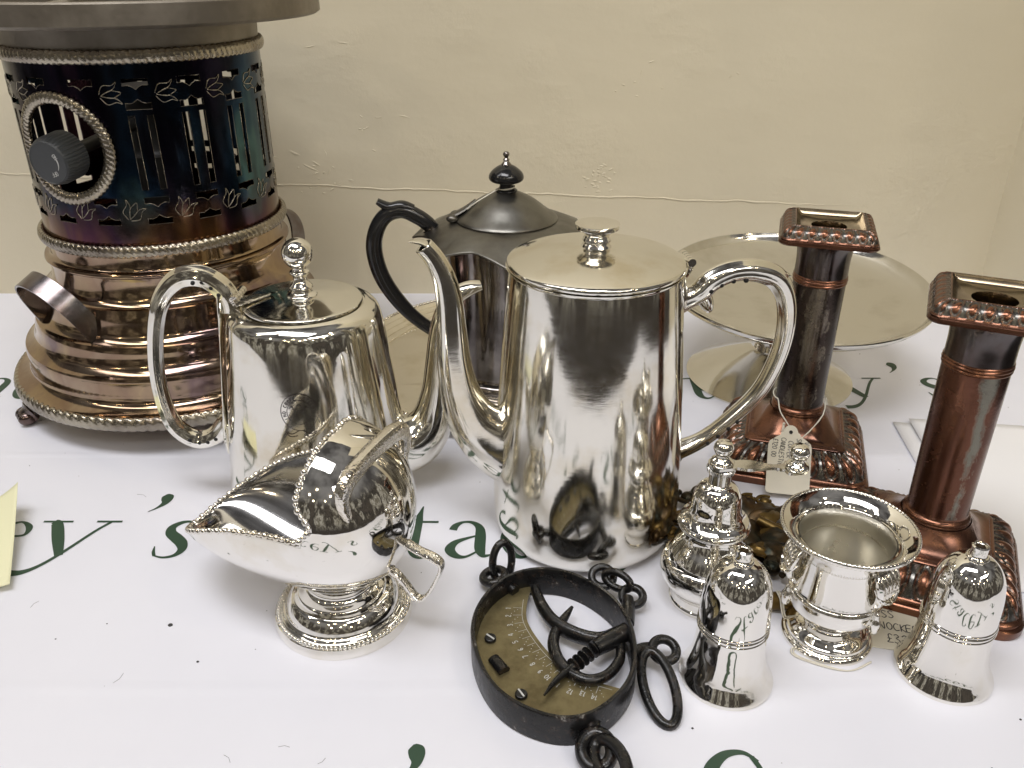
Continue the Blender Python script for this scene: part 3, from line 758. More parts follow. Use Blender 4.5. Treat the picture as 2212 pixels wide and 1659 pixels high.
    for i, ch in enumerate(txt):
        a = radians(205 - i * 12.6); R = .0073
        tm.v = []; tm.f = []; tm.att = []
        write(tm, ch, -.0006, 0, .0019, .00032, Matrix.Translation((R * cos(a), R * sin(a), 0)) @ Matrix.Rotation(a - pi / 2, 4, 'Z'))
        if tm.f: put(([tuple(p) for p in tm.v], tm.f))
    put(ribbon([(.0018 * cos(2 * pi * i / 24), .0045 * sin(2 * pi * i / 24)) for i in range(25)], .0004))
    for sx in (-1, 1):
        put(ribbon(crom([(sx * .0055, .002), (sx * .0035, .0035), (sx * .0026, 0), (sx * .0042, -.003), (sx * .0055, -.001)], 6), .0004))
        put(ribbon(crom([(sx * .001, -.0105), (sx * .005, -.0125), (sx * .008, -.0115), (sx * .006, -.014), (sx * .002, -.0135)], 6), .0005))
    tm.v = []; tm.f = []; tm.att = []; write(tm, 'CR', -.0012, -.0012, .0024, .0003); put(([tuple(p) for p in tm.v], tm.f))
    cm.build('engraved_crest', 'handle_dark', t, angle=None)
    t.scale = (1.04, 1.04, 1.04)
    for o in t.children: o.location.z -= .0123
make_teapot()

# ------------------------------------------------------------------ large coffee pot
def make_coffee():
    X, Y = .0448, .4345
    t = root('coffee_pot', (X, Y, 0), 0, 'largest tall silver coffee pot with flat disc finial and scrolled handle, in the centre', 'coffee pot')
    MB().add(lathe([(0, .0012), (.044, .0012, 's'), (.0475, 0, 's'), (.0520, .0025), (.0551, .0090), (.0560, .020), (.0556, .040), (.0540, .070), (.0520, .100), (.0498, .130), (.0475, .158), (.0466, .1665, 's'), (.0470, .1672, 's'), (.0470, .1685, 's'), (.0440, .1685), (.0, .1680)], 160)).build('body', 'silver_worn', t)
    lid = MB().add(lathe([(.0468, .1690), (.0476, .1692, 's'), (.0478, .1705), (.0470, .1718), (.0430, .1733), (.0350, .1754), (.0260, .1771), (.0170, .1784), (.0090, .1791), (0, .1793)], 144)).build('lid', 'silver_worn', t)
    MB().add(lathe([(.0086, .1740), (.0080, .1750), (.0074, .1762), (.0068, .1772), (.0075, .1782), (.0073, .1796), (.0066, .1812), (.0074, .1832), (.0100, .1850), (.0114, .1860, 's'), (.0115, .1884, 's'), (.0108, .1892), (0, .1898)], 72)).build('disc_finial', 'silver_small', lid)
    lid.children[0].scale = (1, 1, .85); lid.children[0].location = (0, 0, .0306)
    pl = in_plane(8)
    h = MB()
    for k in range(5):
        h.add(tube([pl(.0510, .1695, -.0075 + k * .0032), pl(.0510, .1695, -.0075 + k * .0032 + .0028)], .0023, 14))
    h.add(tube([pl(.051, .1695), pl(.046, .1712), pl(.037, .1716)], [(.001, .0075), (.0012, .0050), (.0006, .003)], 12, sub=3, up=(0, 0, 1)))
    h.add(tube([pl(.0515, .1690), pl(.0525, .1650), pl(.0500, .1600)], [(.0025, .0070), (.0022, .0050), (.002, .004)], 12, sub=3))
    h.build('lid_hinge', 'silver_small', t)
    hp = [(.0440, .1435), (.0545, .1470), (.0600, .1500), (.0655, .1560), (.0760, .1607), (.0890, .1610), (.1025, .1560), (.1105, .1440), (.1135, .1260), (.1112, .1060), (.1030, .0850), (.0880, .0680), (.0720, .0545), (.0575, .0482), (.048, .047)]
    rr = [(.0085, .0065), (.0064, .0056), (.0064, .0062), (.0064, .0067), (.0062, .0068), (.0062, .0068), (.0062, .0064), (.0057, .0060), (.0053, .0057), (.0050, .0055), (.0048, .0053), (.0046, .0050), (.0048, .0051), (.0058, .0064), (.007, .008)]
    hd = MB().add(tube([pl(a, z) for a, z in hp], rr, 36, sub=8, sec=lambda an, s: 1 + .05 * cos(6 * an))).build('handle', 'silver_worn', t)
    MB().add(tube([pl(.0955, .1575), pl(.1040, .1575), pl(.1120, .1565)], [(.0048, .0055), (.0040, .0040), (.0004, .0005)], 16, sub=5)).build('thumb_piece', 'silver_worn', hd)
    MB().add(tube([pl(.0600, .1500), pl(.0635, .1440), pl(.0655, .1395), pl(.0652, .1372)], [(.0054, .0058), (.0046, .0052), (.0030, .0036), (.0007, .0009)], 16, sub=5)).build('scroll_curl', 'silver_worn', hd)
    MB().add(tube([pl(.0535, .0540), pl(.0560, .0470), pl(.0560, .0400), pl(.0562, .0345)], [(.0040, .0050), (.0048, .0060), (.0030, .0040), (.0005, .0006)], 16, sub=5)).build('lower_leaf_terminal', 'silver_worn', hd)
    MB().add(tube([pl(.0480, .1640), pl(.0500, .1480), pl(.0480, .1330)], [(.001, .002), (.0028, .0080), (.001, .002)], 16, sub=6)).build('upper_socket', 'silver_worn', hd)
    for q, z in ((.0640, .1520), (.0695, .1553), (.0762, .1574), (.0834, .1574)): MB().add(sphere(pl(q, z, -.0056), .00150, 10, 6)).build('vent_hole', 'hole', hd)
    for q, z in ((.0900, .0672), (.0850, .0628), (.0790, .0580), (.0730, .0536)): MB().add(sphere(pl(q, z, -.0048), .00125, 10, 6)).build('vent_hole', 'hole', hd)
    sp_ = in_plane(189)
    S_ = [(.038, .062, .030, .016), (.0480, .0640, .0265, .0150), (.0580, .0690, .0200, .0130), (.0680, .0800, .0145, .0112), (.0745, .0970, .0110, .0096), (.0775, .1160, .0092, .0084), (.0782, .1340, .0080, .0074), (.0790, .1520, .0070, .0066), (.0815, .1660, .0060, .0060), (.0860, .1765, .0053, .0056), (.0912, .1835, .0050, .0054)]
    spt = MB().add(tube([sp_(a, z) for a, z, _, _ in S_], [(p, q) for _, _, p, q in S_], 40, sub=8, cap=False, sec=lambda an, s: 1 + .03 * cos(6 * an))).build('spout', 'silver_worn', t)
    solid(spt, .0012, -1)
    MB().add(tube([sp_(.0895, .1842), sp_(.0935, .1858), sp_(.0990, .1862)], [(.0014, .0050), (.0011, .0040), (.0003, .0010)], 14, sub=5, up=(0, 0, 1))).build('spout_lip', 'silver_worn', spt)
make_coffee()

# ------------------------------------------------------------------ black handled pot
def make_blackpot():
    X, Y = -.004, .60
    t = root('black_handled_pot', (X, Y, .004), 0, 'dark tarnished coffee pot with black handle, scalloped flange and black mushroom finial', 'coffee pot')
    MB().add(lathe([(0, 0), (.034, 0, 's'), (.040, .004), (.0450, .012), (.0470, .020), (.0465, .0235, 's'), (.0450, .0255), (.0425, .027, 's'), (.0415, .031), (.0410, .06), (.0430, .10), (.0455, .130, 's'), (.043, .131)], 112)).build('body', 'silver_dark', t)
    v = []; f = []; n = 192; P = [(.034, .1420), (.040, .1412), (.048, .1390), (.056, .1362), (.0625, .1338)]
    for j, (r_, z) in enumerate(crom(P, 4)):
        k_ = max(0, (r_ - .046) / .0165)
        for i in range(n):
            a = 2 * pi * i / n; w = (a * 8 / (2 * pi)) % 1
            sc = 1 + .085 * k_ * (abs(2 * w - 1) ** 2.2 * 2.0 - .8 + .35 * abs(sin(2 * pi * w)))
            v.append((r_ * sc * cos(a), r_ * sc * sin(a), z - .0060 * k_ * (abs(2 * w - 1) ** 2)))
    m_ = len(v) // n
    for j in range(m_ - 1):
        for i in range(n): f.append((j * n + i, j * n + (i + 1) % n, (j + 1) * n + (i + 1) % n, (j + 1) * n + i))
    solid(MB().add((v, f)).build('scalloped_flange', 'pewter', t), .0012)
    lid = MB().add(lathe([(.0365, .1400), (.0370, .1425, 's'), (.0355, .1440), (.0300, .1478), (.0200, .1555), (.0100, .1605), (.0060, .1620), (0, .1622)], 96)).build('domed_lid', 'pewter', t)
    MB().add(lathe([(.0076, .1612), (.0078, .1625), (.0052, .1642), (.0046, .1668, 's'), (.0064, .1676), (.0108, .1688), (.0124, .1710), (.0116, .1742), (.0084, .1775), (.0040, .1800), (0, .1802)], 56)).build('mushroom_finial', 'bakelite', lid)
    MB().add(lathe([(.0044, .1790), (.0034, .1808), (.0018, .1828), (.0024, .1838), (.0013, .1850), (.0020, .1864), (.0023, .1878), (.0015, .1890), (0, .1893)], 28)).build('finial_tip', 'silver_dark', lid)
    pl = in_plane(184)
    hp = [(.050, .1310), (.0560, .1385), (.0640, .1445), (.0745, .1490), (.0860, .1455), (.0935, .1345), (.0960, .1190), (.0915, .0990), (.0800, .0790), (.0655, .0630), (.0450, .048)]
    rr = [(.0050, .0050), (.0054, .0055), (.0056, .0058), (.0056, .0058), (.0056, .0056), (.0058, .0056), (.0060, .0056), (.0060, .0055), (.0056, .0054), (.0050, .0050), (.0048, .0048)]
    hd = MB().add(tube([pl(a, z) for a, z in hp], rr, 24, sub=8)).build('handle', 'bakelite', t)
    MB().add(tube([pl(.066, .1500), pl(.0740, .1520), pl(.0830, .1515), pl(.0915, .1560)], [(.003, .0040), (.0042, .0050), (.0036, .0046), (.0022, .0042)], 18, sub=6)).build('thumb_piece', 'bakelite', hd)
    MB().add(tube([pl(.040, .1280), pl(.0500, .1310), pl(.0560, .1370)], [(.0062, .0062), (.0060, .0060), (.0058, .0058)], 18, sub=4)).build('handle_socket', 'silver_dark', t)
    h = MB()
    for k in range(4): h.add(sphere(pl(.036 + .001 * k, .1440, -.006 + k * .004), .0034, 10, 7, 1.3, 1, .8))
    h.add(tube([pl(.040, .144), pl(.030, .1490), pl(.022, .1560)], [(.0018, .005), (.0016, .0048), (.0005, .002)], 12, sub=3))
    h.build('lid_hinge', 'pewter', t)
    # string tied round the finial
    s = MB()
    s.add(tube([(.0058 * cos(a * pi / 10), .0058 * sin(a * pi / 10), .1640 + .0008 * cos(a * pi / 10)) for a in range(20)], .0006, 6, closed=True))
    s.add(tube([(-.005, -.003, .1640), (-.013, -.010, .1612), (-.022, -.014, .1565), (-.0275, -.012, .1515)], .0005, 6, sub=5))
    o = s.build('tied_string', 'string', None, angle=None)
    o.location = (X, Y, .004); o['label'] = 'thin pale string tied round the neck of the black mushroom finial'; o['category'] = 'string'
make_blackpot()

# ------------------------------------------------------------------ round tray under the dark pot
def make_tray():
    t = root('round_tray', (.0, .6615, 0), 0, 'round silver tray with reeded sides and beaded edge, lying under the dark pot', 'tray')
    MB().add(lathe([(0, .0012), (.118, .0012, 's'), (.119, .0030), (.1215, .0036), (.1235, .0034, 's'), (.1255, .0062), (.1275, .0064, 's'), (.1295, .0092), (.1315, .0094, 's'), (.1345, .0120), (.1360, .0120, 's'), (.1362, .0108), (.128, .0040), (.117, 0, 's'), (0, 0)], 160)).build('tray_dish', 'silver_tray', t, angle=25)
    b = MB()
    for i in range(210):
        a = 2 * pi * i / 210; b.add(sphere((.1362 * cos(a), .1362 * sin(a), .0122), .0019, 8, 6, 1, 1, 1))
    b.build('beaded_edge', 'silver_tray', t, angle=None, kind='stuff')
make_tray()

# ------------------------------------------------------------------ cake stand
def make_stand():
    t = root('cake_stand', (.2143, .6387, 0), 0, 'wide plain polished cake stand on a conical foot against the wall', 'cake stand')
    MB().add(lathe([(.0, .0005), (.062, .0005, 's'), (.0668, .0, 's'), (.0670, .0015, 's'), (.060, .0050), (.040, .0145), (.0190, .0245), (.0155, .0290), (.0145, .036), (.0155, .0500), (.0175, .0640)], 128)).build('conical_foot', 'steel', t)
    d = MB().add(lathe([(0, .0640), (.0178, .0640, 's'), (.045, .0652), (.080, .0695), (.0955, .0745), (.1020, .0790), (.1040, .0825, 's'), (.1036, .0838), (.1025, .0838, 's'), (.1000, .0800), (.0955, .0768), (.080, .0718), (.045, .0674), (0, .0655)], 160)).build('round_dish', 'steel', t)
    d.matrix_local = Matrix.Translation((.0, 0, .064)) @ Matrix.Rotation(.080, 4, 'X') @ Matrix.Translation((.011, 0, -.064))
make_stand()

# ------------------------------------------------------------------ sugar scuttle (helmet shape)
def make_scuttle():
    X, Y = -.0905, .354
    t = root('helmet_sugar_bowl', (X, Y, 0), 0, 'bright silver helmet-shaped sugar scuttle with beaded lip on a round beaded foot', 'sugar bowl')
    MB().add(lathe([(0, .0005), (.033, .0005, 's'), (.0362, 0, 's'), (.0366, .0030), (.0358, .0058, 's'), (.0325, .0068), (.0312, .0080, 's'), (.0302, .0088), (.0290, .0120), (.0262, .0158), (.0235, .0172, 's'), (.0228, .0186), (.0215, .0192, 's'), (.0185, .0205), (.0172, .0230), (.0185, .0262), (.0200, .0290)], 112)).build('stepped_foot', 'silver_small', t)
    b = MB()
    for i in range(92):
        a = 2 * pi * i / 92; b.add(sphere((.0343 * cos(a), .0343 * sin(a), .0068), .00115, 8, 6))
    b.build('foot_beading', 'silver_small', t, angle=None, kind='stuff')
    # body, axis along -x (towards the lip)
    xr, xc, xt = .0425, .000, -.0890
    W = .0400
    def sect(x):
        if x > xc:
            k = sqrt(max(0, 1 - ((x - xc) / (xr - xc)) ** 2))
            return W * k, .070 - .0475 * k, .070 + .0460 * k, .070 + .006 * k
        u = (xc - x) / (xc - xt)
        w = W * (1 - u ** 3.2) ** .72; zr = .0765 - .0390 * u ** 2.2
        zb = .0225 + (zr - .0225) * (u ** 3.2)
        return max(w, 0), zb, .116, zr
    hk = lambda q: .008 * exp(-((q - .13) / .11) ** 2)
    XH = .0035 + hk(0)          # where the hood edge meets the side line
    def xs(th):          # hood edge as a function of angle above the side line (0..pi/2)
        q = th / (pi / 2)
        return .0035 + hk(q) + .004 * q ** 2
    nx = 90; nt = 28
    lowx = [xr + (xt - xr) * (0.5 - 0.5 * cos(pi * i / nx)) for i in range(nx + 1)]
    v = []; f = []
    for x in lowx:
        w, zb, zt_, zr = sect(x)
        for j in range(-nt, nt + 1):
            th = (pi / 2) * j / nt
            sy_ = sin(th)
            v.append((x, -w * sy_, zr - (zr - zb) * cos(th) ** 1.0))
    m_ = 2 * nt + 1
    for i in range(nx):
        for j in range(m_ - 1): f.append((i * m_ + j, i * m_ + j + 1, (i + 1) * m_ + j + 1, (i + 1) * m_ + j))
    hood = [x for x in lowx if x >= XH]; nh = len(hood); o = len(v)
    xl = hood[-1]
    nt2 = 56
    for x in hood:
        for j in range(nt2 + 1):
            th = pi * j / nt2; q = th if th <= pi / 2 else pi - th
            xx = xr + (x - xr) * (xs(q) - xr) / (XH - xr) if q > 1e-6 else x
            w, zb, zt_, zr = sect(xx)
            c = cos(th); s = sin(th)
            cc = c
            v.append((xx, -w * cc, zr + (zt_ - zr) * s))
    m2 = nt2 + 1
    for i in range(nh - 1):
        for j in range(nt2): f.append((o + i * m2 + j, o + i * m2 + j + 1, o + (i + 1) * m2 + j + 1, o + (i + 1) * m2 + j))
    bm = bmesh.new(); vs = [bm.verts.new(p) for p in v]
    for q in f:
        try: bm.faces.new([vs[i] for i in q])
        except ValueError: pass
    bmesh.ops.remove_doubles(bm, verts=bm.verts, dist=.00012)
    bmesh.ops.recalc_face_normals(bm, faces=bm.faces)
    me = bpy.data.meshes.new('bowl'); bm.to_mesh(me); bm.free(); me.shade_smooth(); me.materials.append(M['silver_small'])
    bowl = bpy.data.objects.new('bowl', me); C.objects.link(bowl); bowl.parent = t
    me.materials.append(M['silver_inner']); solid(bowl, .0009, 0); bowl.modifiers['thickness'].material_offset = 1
    # beaded rim
    def low_edge(x, side):
        w, zb, zt_, zr = sect(x); return Vector((x, -w * side, zr))
    path = [low_edge(xt + (xl - xt) * (1 - cos(pi / 2 * i / 60)) ** 1, 1) for i in range(61)]
    for j in range(1, nt2):
        th = pi * j / nt2; q = th if th <= pi / 2 else pi - th; xx = xs(q); w, zb, zt_, zr = sect(xx)
        cc = cos(th)
        path.append(Vector((xx, -w * cc, zr + (zt_ - zr) * sin(th))))
    path += [low_edge(xt + (xl - xt) * (1 - cos(pi / 2 * i / 60)), -1) for i in range(60, -1, -1)]
    b = MB(); acc = 0; last = path[0]; k = 0
    for p, q in zip(path, path[1:]):
        d = (q - p).length; 
        while acc + d >= .0031:
            s = (.0031 - acc) / d; p = p.lerp(q, s); d = (q - p).length; acc = 0; k += 1
            b.add(sphere(p, .0018 if k % 2 else .0014, 10, 7))
        acc += d
    b.add(tube(path, .0008, 8))
    b.build('beaded_rim', 'silver_chase', t, angle=None, kind='stuff')
    # engraved sprays of flowers on the rear quarter of the bowl
    def surf(x, th):      # th measured from the side line upwards (negative = below), near side
        w, zb, zt_, zr = sect(x); c = cos(th); s_ = sin(th)
        return Vector((x, -w * abs(c) - .0002, zr + ((zt_ - zr) * s_ if s_ > 0 else (zr - zb) * s_)))
    fl = MB()
    for cx_, ct_, rr_ in ((.031, .30, .0042), (.024, -.05, .0036), (.0345, -.10, .0034), (.022, .35, .0030), (.0365, .45, .003), (.030, -.32, .003)):
        for k in range(6):
            a = 2 * pi * k / 6
            q = [surf(cx_ + rr_ * d_ * cos(a + o_), ct_ + rr_ * d_ * sin(a + o_) / .036) for d_, o_ in ((.25, 0), (.7, .30), (1.15, .12), (1.15, -.12), (.7, -.30), (.25, 0))]
            fl.add(tube(q, [.0001, .0002, .00028, .00028, .0002, .0001], 5, sub=3))
    for k in range(9):
        x0_ = .014 + .0026 * k; t0_ = .95 - .17 * k if k < 6 else -.1 + .08 * k
        q = [surf(x0_ + .0035 * sin(u * 5 + k) * u, t0_ + .22 * u) for u in (0, .2, .4, .6, .8, 1)]
        fl.add(tube(q, [.0001, .0002, .00025, .00022, .00018, .0001], 5, sub=3))
    fl.build('engraved_flowers', 'silver_chase', bowl, angle=None)
    # carved bar handle across the hood and squared handle at the back
    def carved(P, rad_, name, sq_=1):
        q = crom([tuple(p) + r_ for p, r_ in zip(P, rad_)], 10)
        mb = MB().add(tube([p[:3] for p in q], [(p[3], p[4]) for p in q], 20, sec=lambda an, s: (1 / max(abs(cos(an)), abs(sin(an)))) ** .55))
        o_ = mb.build(name, 'silver_chase', t)
        return o_
    bar = carved([(.0262, -.0270, .086), (.0262, -.0300, .0960), (.0264, -.0280, .1035), (.0266, -.0200, .1068), (.0270, -.0010, .1082), (.0274, .0180, .1068), (.0278, .0265, .1035), (.0280, .0285, .0960), (.0280, .0255, .086)],
                 [(.0020, .0024), (.0026, .0034), (.0032, .0044), (.0034, .0048), (.0034, .0048), (.0034, .0048), (.0032, .0044), (.0026, .0034), (.0020, .0024)], 'carved_bar_handle')
    b = MB()
    for i in range(15):
        s = i / 14; p = Vector((.0266, -.0235, .1085)).lerp(Vector((.0276, .0220, .1085)), s); b.add(sphere((p.x, p.y, p.z + .0014 * sin(pi * s)), .0024, 9, 6, 1.7, .55, .8))
    b.build('handle_fluting', 'silver_chase', bar, angle=None, kind='stuff')
    carved([(.0395, 0, .0571), (.0472, 0, .0535), (.0560, 0, .0510), (.0592, 0, .0465), (.0545, 0, .0340), (.0490, 0, .0245), (.0440, 0, .0228), (.0374, 0, .0310), (.0319, 0, .0355), (.0255, 0, .0340)],
           [(.0012, .0030)] * 3 + [(.0010, .0028)] * 3 + [(.0013, .0026), (.0018, .0026), (.0022, .0026), (.0015, .0015)], 'back_handle')
    t.rotation_euler = (0, 0, radians(-20))
make_scuttle()

# ------------------------------------------------------------------ pepper mill
def make_mill():
    t = root('pepper_mill', (.1063, .3655, 0), 0, 'silver baluster pepper mill with crank arm and two ball knobs', 'pepper mill')
    MB().add(lathe([(0, .0005), (.0185, .0005, 's'), (.0195, 0, 's'), (.0198, .0018), (.0190, .0030, 's'), (.0188, .0070), (.0196, .0085, 's'), (.0200, .0092), (.0225, .0125), (.0250, .0170), (.0258, .0215), (.0252, .0255), (.0238, .0282, 's'), (.0222, .0290, 's'), (.0215, .0315), (.0190, .0360), (.0160, .0405), (.0145, .0450), (.0145, .0500)], 96)).build('body', 'silver_small', t)
    cap = MB().add(lathe([(.0150, .0480), (.0175, .0482, 's'), (.0186, .0492), (.0189, .0505), (.0183, .0518, 's'), (.0178, .0524), (.0176, .0534, 's'), (.0160, .0545), (.0142, .0565), (.0132, .0600), (.0128, .0640), (.0118, .0690), (.0095, .0730), (.0068, .0748, 's'), (.0066, .0754), (.0056, .0758)], 96)).build('domed_cap', 'silver_small', t)
    MB().add(lathe([(.0056, .0750), (.0055, .0820, 's'), (.0066, .0822, 's'), (.0070, .0845, 's'), (.0062, .0850, 's'), (0, .0850)], 120, mod=lambda a, z: 1 + (.05 * (1 if sin(a * 40) > 0 else -1) if .0821 < z < .0846 else 0))).build('knurled_collar', 'steel', cap, angle=20)
    cr = MB()
    a0 = radians(-6); n = 30; vt = []
    top = []; bot = []
    for i in range(n + 1):
        s = i / n; x = -.0 + .037 * s
        w = .0062 * max(0, 1 - s * 3.2) ** .5 if s < .2 else 0
        w = max(w, .0030 + .0014 * cos((s - .35) * 9) * (1 if s < .8 else .5))
        if s > .85: w = max(.0005, .0058 * sqrt(max(0, 1 - ((s - .92) / .16) ** 2)))
        top.append((x, w)); bot.append((x, -w))
    outline = [(-.0066 * cos(radians(b_)), -.0066 * sin(radians(b_))) for b_ in range(-60, 61, 15)]
    pts = top + [(.040, .0045), (.0425, .002), (.0428, 0), (.0425, -.002), (.040, -.0045)] + bot[::-1]
    pts = [p for p in pts if p[0] > .003]
    pts += [( -.0068 * cos(radians(b_)) , -.0068 * sin(radians(b_)) * -1 * -1) for b_ in range(75, -76, -15)][::1]
    bm = bmesh.new()
    vs = [bm.verts.new((x, y, .0856)) for x, y in pts]; fc = bm.faces.new(vs)
    ex = bmesh.ops.extrude_face_region(bm, geom=[fc]); 
    for g in ex['geom']:
        if isinstance(g, bmesh.types.BMVert): g.co.z += .0016
    bmesh.ops.recalc_face_normals(bm, faces=bm.faces)
    me = bpy.data.meshes.new('crank_arm'); bm.to_mesh(me); bm.free(); me.materials.append(M['steel'])
    arm = bpy.data.objects.new('crank_arm', me); C.objects.link(arm); arm.parent = t; arm.rotation_euler = (0, 0, a0)
    knob = [(0, 0), (.0058, 0, 's'), (.0060, .0010), (.0052, .0022), (.0036, .0034), (.0032, .0046), (.0042, .0062), (.0050, .0082), (.0048, .0102), (.0034, .0122), (0, .0130)]
    k1 = MB().add(lathe(knob, 40)).build('ball_knob', 'silver_small', t); k1.location = (0, 0, .0873)
    k2 = k1.copy(); C.objects.link(k2); k2.parent = t; k2.location = (.0372 * cos(a0), .0372 * sin(a0), .0873)
make_mill()

# ------------------------------------------------------------------ bell shaped shakers
SHK = [(0, .0005), (.0215, .0005, 's'), (.0226, 0, 's'), (.0228, .0015), (.0222, .0030), (.0208, .0058), (.0190, .0100), (.0177, .0155), (.0169, .0220), (.0165, .0290), (.0166, .0325, 's'), (.0170, .0330), (.0166, .0336, 's'), (.0166, .0344, 's'), (.0170, .0350), (.0166, .0356, 's'), (.0165, .0364, 's'), (.0168, .0368), (.0164, .0373, 's'), (.0163, .0440), (.0158, .0520), (.0145, .0595), (.0120, .0650), (.0085, .0688), (.0050, .0704, 's'), (.0052, .0712), (.0046, .0720, 's'), (.0038, .0722), (.0036, .0745), (.0038, .0770, 's'), (.0030, .0775, 's'), (.0022, .0765), (0, .0763)]
def make_shaker(loc, rz, label, holes):
    t = root('bell_shaker', loc, rz, label, 'shaker', 'bell-shaped silver shakers')
    b = MB().add(lathe(SHK, 96)).build('bell_body', 'silver_small', t)
    MB().add(lathe([(.0, .0766), (.0021, .0766, 's'), (.0021, .0768, 's'), (0, .0768)], 20)).build('finial_recess', 'verd' if False else 'brass_dark', t)
    return t
make_shaker((.1052, .3085, 0), 0, 'left bell-shaped silver shaker, in front of the pepper mill', True)
make_shaker((.2137, .3115, 0), 1.1, 'right bell-shaped silver shaker, in front of the reddish copper candlestick', False)

# ------------------------------------------------------------------ small campana urn
def make_urn():
    t = root('silver_urn', (.1640, .3365, 0), 0, 'small open silver urn with flared gadrooned rim and shell side handles', 'urn')
    MB().add(lathe([(0, .0005), (.0215, .0005, 's'), (.0226, 0, 's'), (.0228, .0016), (.0218, .0030, 's'), (.0205, .0036), (.0200, .0050, 's'), (.0186, .0058), (.0160, .0085), (.0130, .0102, 's'), (.0124, .0112), (.0112, .0118, 's'), (.0108, .0135), (.0125, .0158), (.0175, .0178), (.0212, .0215), (.0226, .0270), (.0227, .0300, 's'), (.0232, .0308), (.0227, .0318, 's'), (.0214, .0330), (.0208, .0400), (.0206, .0500), (.0212, .0570), (.0235, .0625), (.0275, .0660), (.0316, .0678, 's'), (.0322, .0688), (.0314, .0698, 's'), (.0280, .0680), (.0250, .0655), (.0238, .0635, 's'), (.0233, .0640, 's'), (.0226, .0628)], 120)).build('bowl', 'silver_small', t)
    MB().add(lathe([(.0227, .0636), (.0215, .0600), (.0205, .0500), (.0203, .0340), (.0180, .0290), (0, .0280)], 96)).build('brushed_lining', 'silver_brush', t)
    MB().add(gadroon_ring(.0316, .0690, .0016, 96, 1.2, .4, seg=10, per=4)).build('gadrooned_rim', 'silver_small', t, angle=None)
    for a in (-52, 172):
        c, s = cos(radians(a)), sin(radians(a)); m = frame((c * .0205, s * .0205, 0), (c, s, 0), (-s, c, 0))
        b = MB()
        for k in range(-2, 3):
            b.add(tube([(.0005, k * .0012, .0350), (.0038, k * .0022, .0400), (.0048, k * .0030, .0470), (.0030, k * .0034, .0530), (.0002, k * .0030, .0570)], [(.0012, .0014), (.0020, .0021), (.0022, .0022), (.0018, .0020), (.0008, .001)], 10, sub=4, up=(1, 0, 0)), m)
        b.add(tube([(.002, -.006, .0480), (.0060, -.0066, .0440), (.0072, 0, .0410), (.0060, .0066, .0440), (.002, .006, .0480)], .0012, 10, sub=6), m)
        b.add(tube([(.001, -.0055, .0560), (.0030, 0, .0575), (.001, .0055, .0560)], .0016, 8, sub=4), m)
        b.build('shell_handle', 'silver_small', t)
        if a < 0: pass
        MB().add(lathe([(0, .0180), (.0016, .0186), (.0026, .0215), (.0028, .0245), (.0018, .0270), (.0010, .0300), (0, .0310)], 16), frame((c * .0232, s * .0232, .0), (c, s, 0), (-s, c, 0))).build('drop_bead', 'silver_small', t)
make_urn()

# ------------------------------------------------------------------ candlesticks
def rsq(a, c, n):
    """rounded square, n points a quarter, corner takes 24% of the quarter"""
    c = min(c, a); out = []; nc = int(n * .26); nsd = n - nc; s = a - c
    for q in range(4):
        R = Matrix.Rotation(q * pi / 2, 3, 'Z')
        for i in range(nsd):
            y = -s + 2 * s * (i + .5) / nsd; out.append((R @ Vector((a, y, 0)), R @ Vector((1, 0, 0)), q * 1.0 + i / n))
        for i in range(nc):
            an = (pi / 2) * (i + .5) / nc; out.append((R @ Vector((s + c * cos(an), s + c * sin(an), 0)), R @ Vector((cos(an), sin(an), 0)), q + (nsd + i) / n))
    return out
def sqlathe(P, n=60, lobes=9):
    """P rows: (half, corner, z, t, amp): t in 0..1 along the fluted zone or None"""
    v = []; f = []; att = []
    for (a, c, z, tt, amp) in P:
        for p, nr, u in rsq(a, c, n):
            w = 0.0; at = 0.0
            if tt is not None:
                x = ((u * lobes) % 1.0) - .5
                d = sqrt((x / .25) ** 2 + ((tt - .52) / .40) ** 2)
                egg = sqrt(max(0, 1 - d * d)); ring = exp(-((d - 1.42) / .17) ** 2) * .7
                w = max(egg, ring); at = .2 + .8 * max(egg, ring * .75)
            q = Vector((p.x, p.y, z)) + (nr * .8 + Vector((0, 0, .8))) * (w * amp)
            v.append(q); att.append(at)
    N4 = 4 * n
    for j in range(len(P) - 1):
        for i in range(N4): f.append((j * N4 + i, j * N4 + (i + 1) % N4, (j + 1) * N4 + (i + 1) % N4, (j + 1) * N4 + i))
    return v, f, att
def rows(P, zone, lo, hi, m, amp, bulge=0):
    """straight or bulged fluted zone between (half,corner,z) lo and hi"""
    out = []
    for i in range(m + 1):
        t = i / m; b = bulge * sin(pi * t)
        out.append((lo[0] + (hi[0] - lo[0]) * t + b, lo[1] + (hi[1] - lo[1]) * t, lo[2] + (hi[2] - lo[2]) * t + b, t, amp))
    return out
